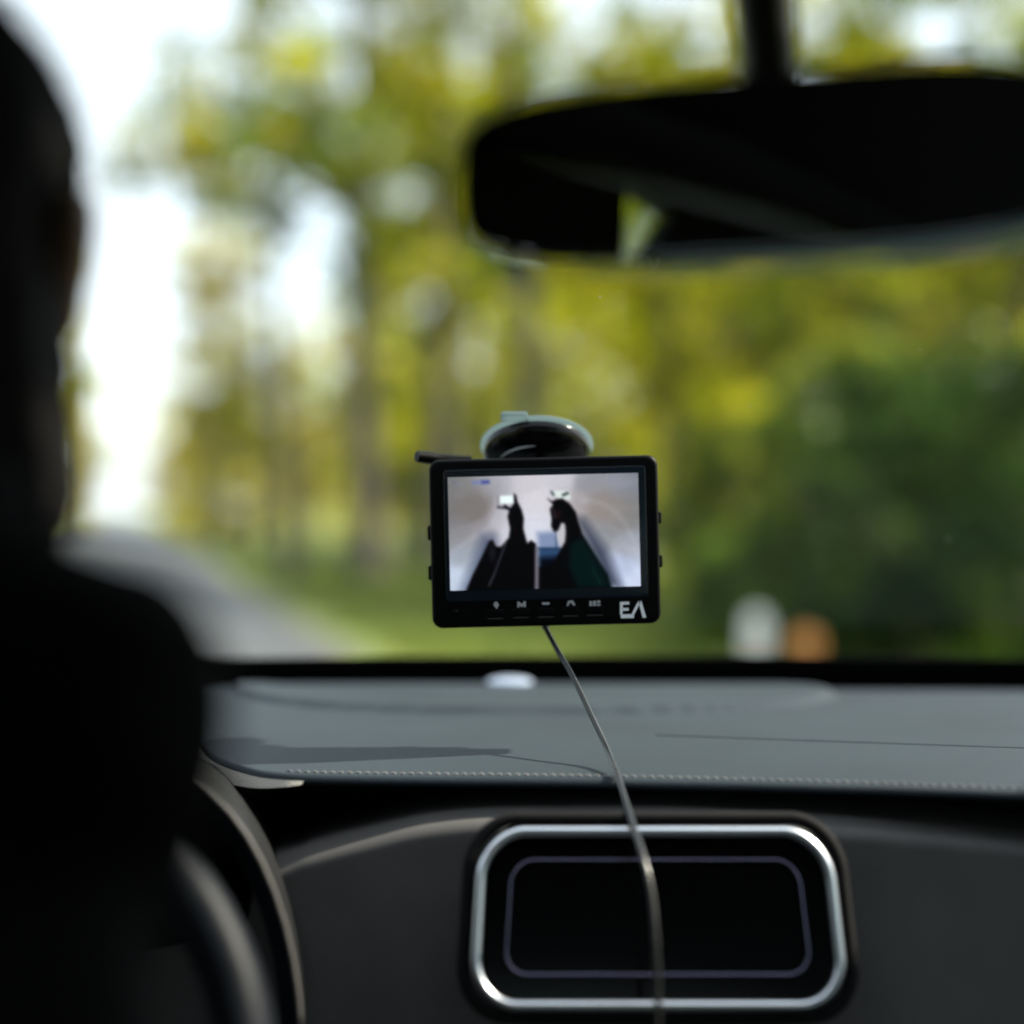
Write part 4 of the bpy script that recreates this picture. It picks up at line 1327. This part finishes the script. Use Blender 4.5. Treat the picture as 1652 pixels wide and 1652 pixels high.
for (nm, (bx, by)), icn in zip(ic, icons):
    lx, lz = cpx((bx, by + 12))
    bm = bmesh.new()
    add_plate(bm, 0.0135, 0.0062, 0.0014, -0.0009, 0.002, 0.0005, lx, lz, seg=4)
    bt = bm_obj(nm, bm, M['mon'], mon)
    mark('icon', icn, M['print'], bt)
    mark('underline', [bar(bx - 62, by + 52, bx + 62, by + 60)], M['faint'], bt)
bm = bmesh.new()
lx, lz = cpx((120, 1150))
add_lathe(bm, [(0.0025, 0), (0.0025, 0.0006), (0.0015, 0.0009)], Matrix.Translation((lx, -0.0001, lz)) @ Matrix.Rotation(R(90), 4, 'X'), 20)
bm_obj('indicator', bm, M['gloss'], mon)
for pz in (835, 906):
    q = L(1066, pz)
    bm = bmesh.new()
    add_plate(bm, 0.004, 0.010, 0.0018, 0.006, 0.014, 0.0006, BW / 2 + 0.0008, q[1])
    bm_obj('side_button', bm, M['gloss'], mon)
for pz in (860, 925):
    q = L(692, pz)
    bm = bmesh.new()
    add_plate(bm, 0.004, 0.012, 0.0018, 0.006, 0.014, 0.0006, -BW / 2 - 0.0006, q[1])
    bm_obj('side_button', bm, M['mon'], mon)
# suction mount on the windscreen
mw = mon.matrix_world.copy()
bpy.context.view_layer.update()
mi = mon.matrix_world.inverted()
def to_mon(o, parent=mon):
    o.data.transform(mi)
    o.parent = parent
    return o
cc = glass_pt((866 - 826) / FPX * 1.2, 1.205, 0.0)
gn = Vector((0, -RAKE, -1)).normalized()       # from the glass into the cabin
gx_ = Vector((1, 0, 0)); gy_ = gn.cross(gx_).normalized()
GM = Matrix((gx_, gy_, gn)).transposed().to_4x4(); GM.translation = cc
bm = bmesh.new()
add_lathe(bm, [(0.0473, 0.0006), (0.0477, 0.0015), (0.046, 0.0035), (0.043, 0.006), (0.040, 0.0075)], GM, 64)
cup = to_mon(bm_obj('suction_cup', bm, M['cup']))
bm = bmesh.new()
add_lathe(bm, [(0.0452, 0.0045), (0.0455, 0.008), (0.044, 0.012), (0.039, 0.018), (0.030, 0.023), (0.018, 0.026), (0.006, 0.027)], GM, 64)
dome = to_mon(bm_obj('cup_cover', bm, M['gloss']))
arc = []  # window reflection on the cover, put in as a thin pale grey arc
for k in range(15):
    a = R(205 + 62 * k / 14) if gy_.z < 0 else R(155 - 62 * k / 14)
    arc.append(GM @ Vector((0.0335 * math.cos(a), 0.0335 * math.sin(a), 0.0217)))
to_mon(tube_obj('highlight_arc', arc, lambda t: 0.0003 + 0.0008 * math.sin(math.pi * t), M['print'], seg=8))
bm = bmesh.new()
tp_ = GM @ Vector((-0.019, 0.049 if gy_.z > 0 else -0.049, 0.003))
add_box(bm, tp_, (0.022, 0.012, 0.004), Matrix((gx_, gy_, gn)).transposed())
bmesh.ops.bevel(bm, geom=bm.edges[:], offset=0.0012, segments=2, affect='EDGES')
to_mon(bm_obj('pull_tab', bm, M['cup']))
arm_b = P(879, 850, MD + 0.03)
to_mon(tube_obj('mount_arm', spline([GM @ Vector((0, 0, 0.024)), GM @ Vector((0.002, 0, 0.05)), arm_b + Vector((0, 0.03, 0.02)), arm_b], 6), 0.008, M['black'], seg=12))
lv = [P(760, 745, 1.165), P(715, 742, 1.16), P(690, 738, 1.155), P(672, 736, 1.15)]
to_mon(tube_obj('lever', spline(lv, 5), lambda t: 0.0045 + 0.0006 * math.sin(t * 3.1), M['mon'], seg=12))

# ------------------------------------------------------------------ its cable
cp = [P(878, 995, MD + 0.028), P(880, 1012, MD + 0.024), P(897, 1045, MD + 0.012), P(922, 1088, MD - 0.010), P(952, 1150, MD - 0.045), P(978, 1205, 1.055), P(996, 1250, 1.012), P(1009, 1292, 0.975),
      P(1021, 1330, 0.945), P(1036, 1378, 0.915), P(1052, 1450, 0.895), P(1060, 1560, 0.875), P(1063, 1720, 0.86), Vector((0.092, 0.845, 0.84)), Vector((0.098, 0.83, 0.715))]
cab = tube_obj('monitor_cable', spline(cp, 10), 0.0021, M['cable'], seg=12)
bm = bmesh.new()
add_lathe(bm, [(0.0042, 0.0), (0.0042, 0.006), (0.0034, 0.012), (0.0026, 0.016)], Matrix.Translation(P(880, 984, MD + 0.026)) @ Matrix.Rotation(R(180), 4, 'X'), 20)
pl_ = bm_obj('plug', bm, M['cable'], None); pl_.parent = cab
tag(cab, 'thin dark cable hanging from the monitor over the dashboard edge', 'cable')
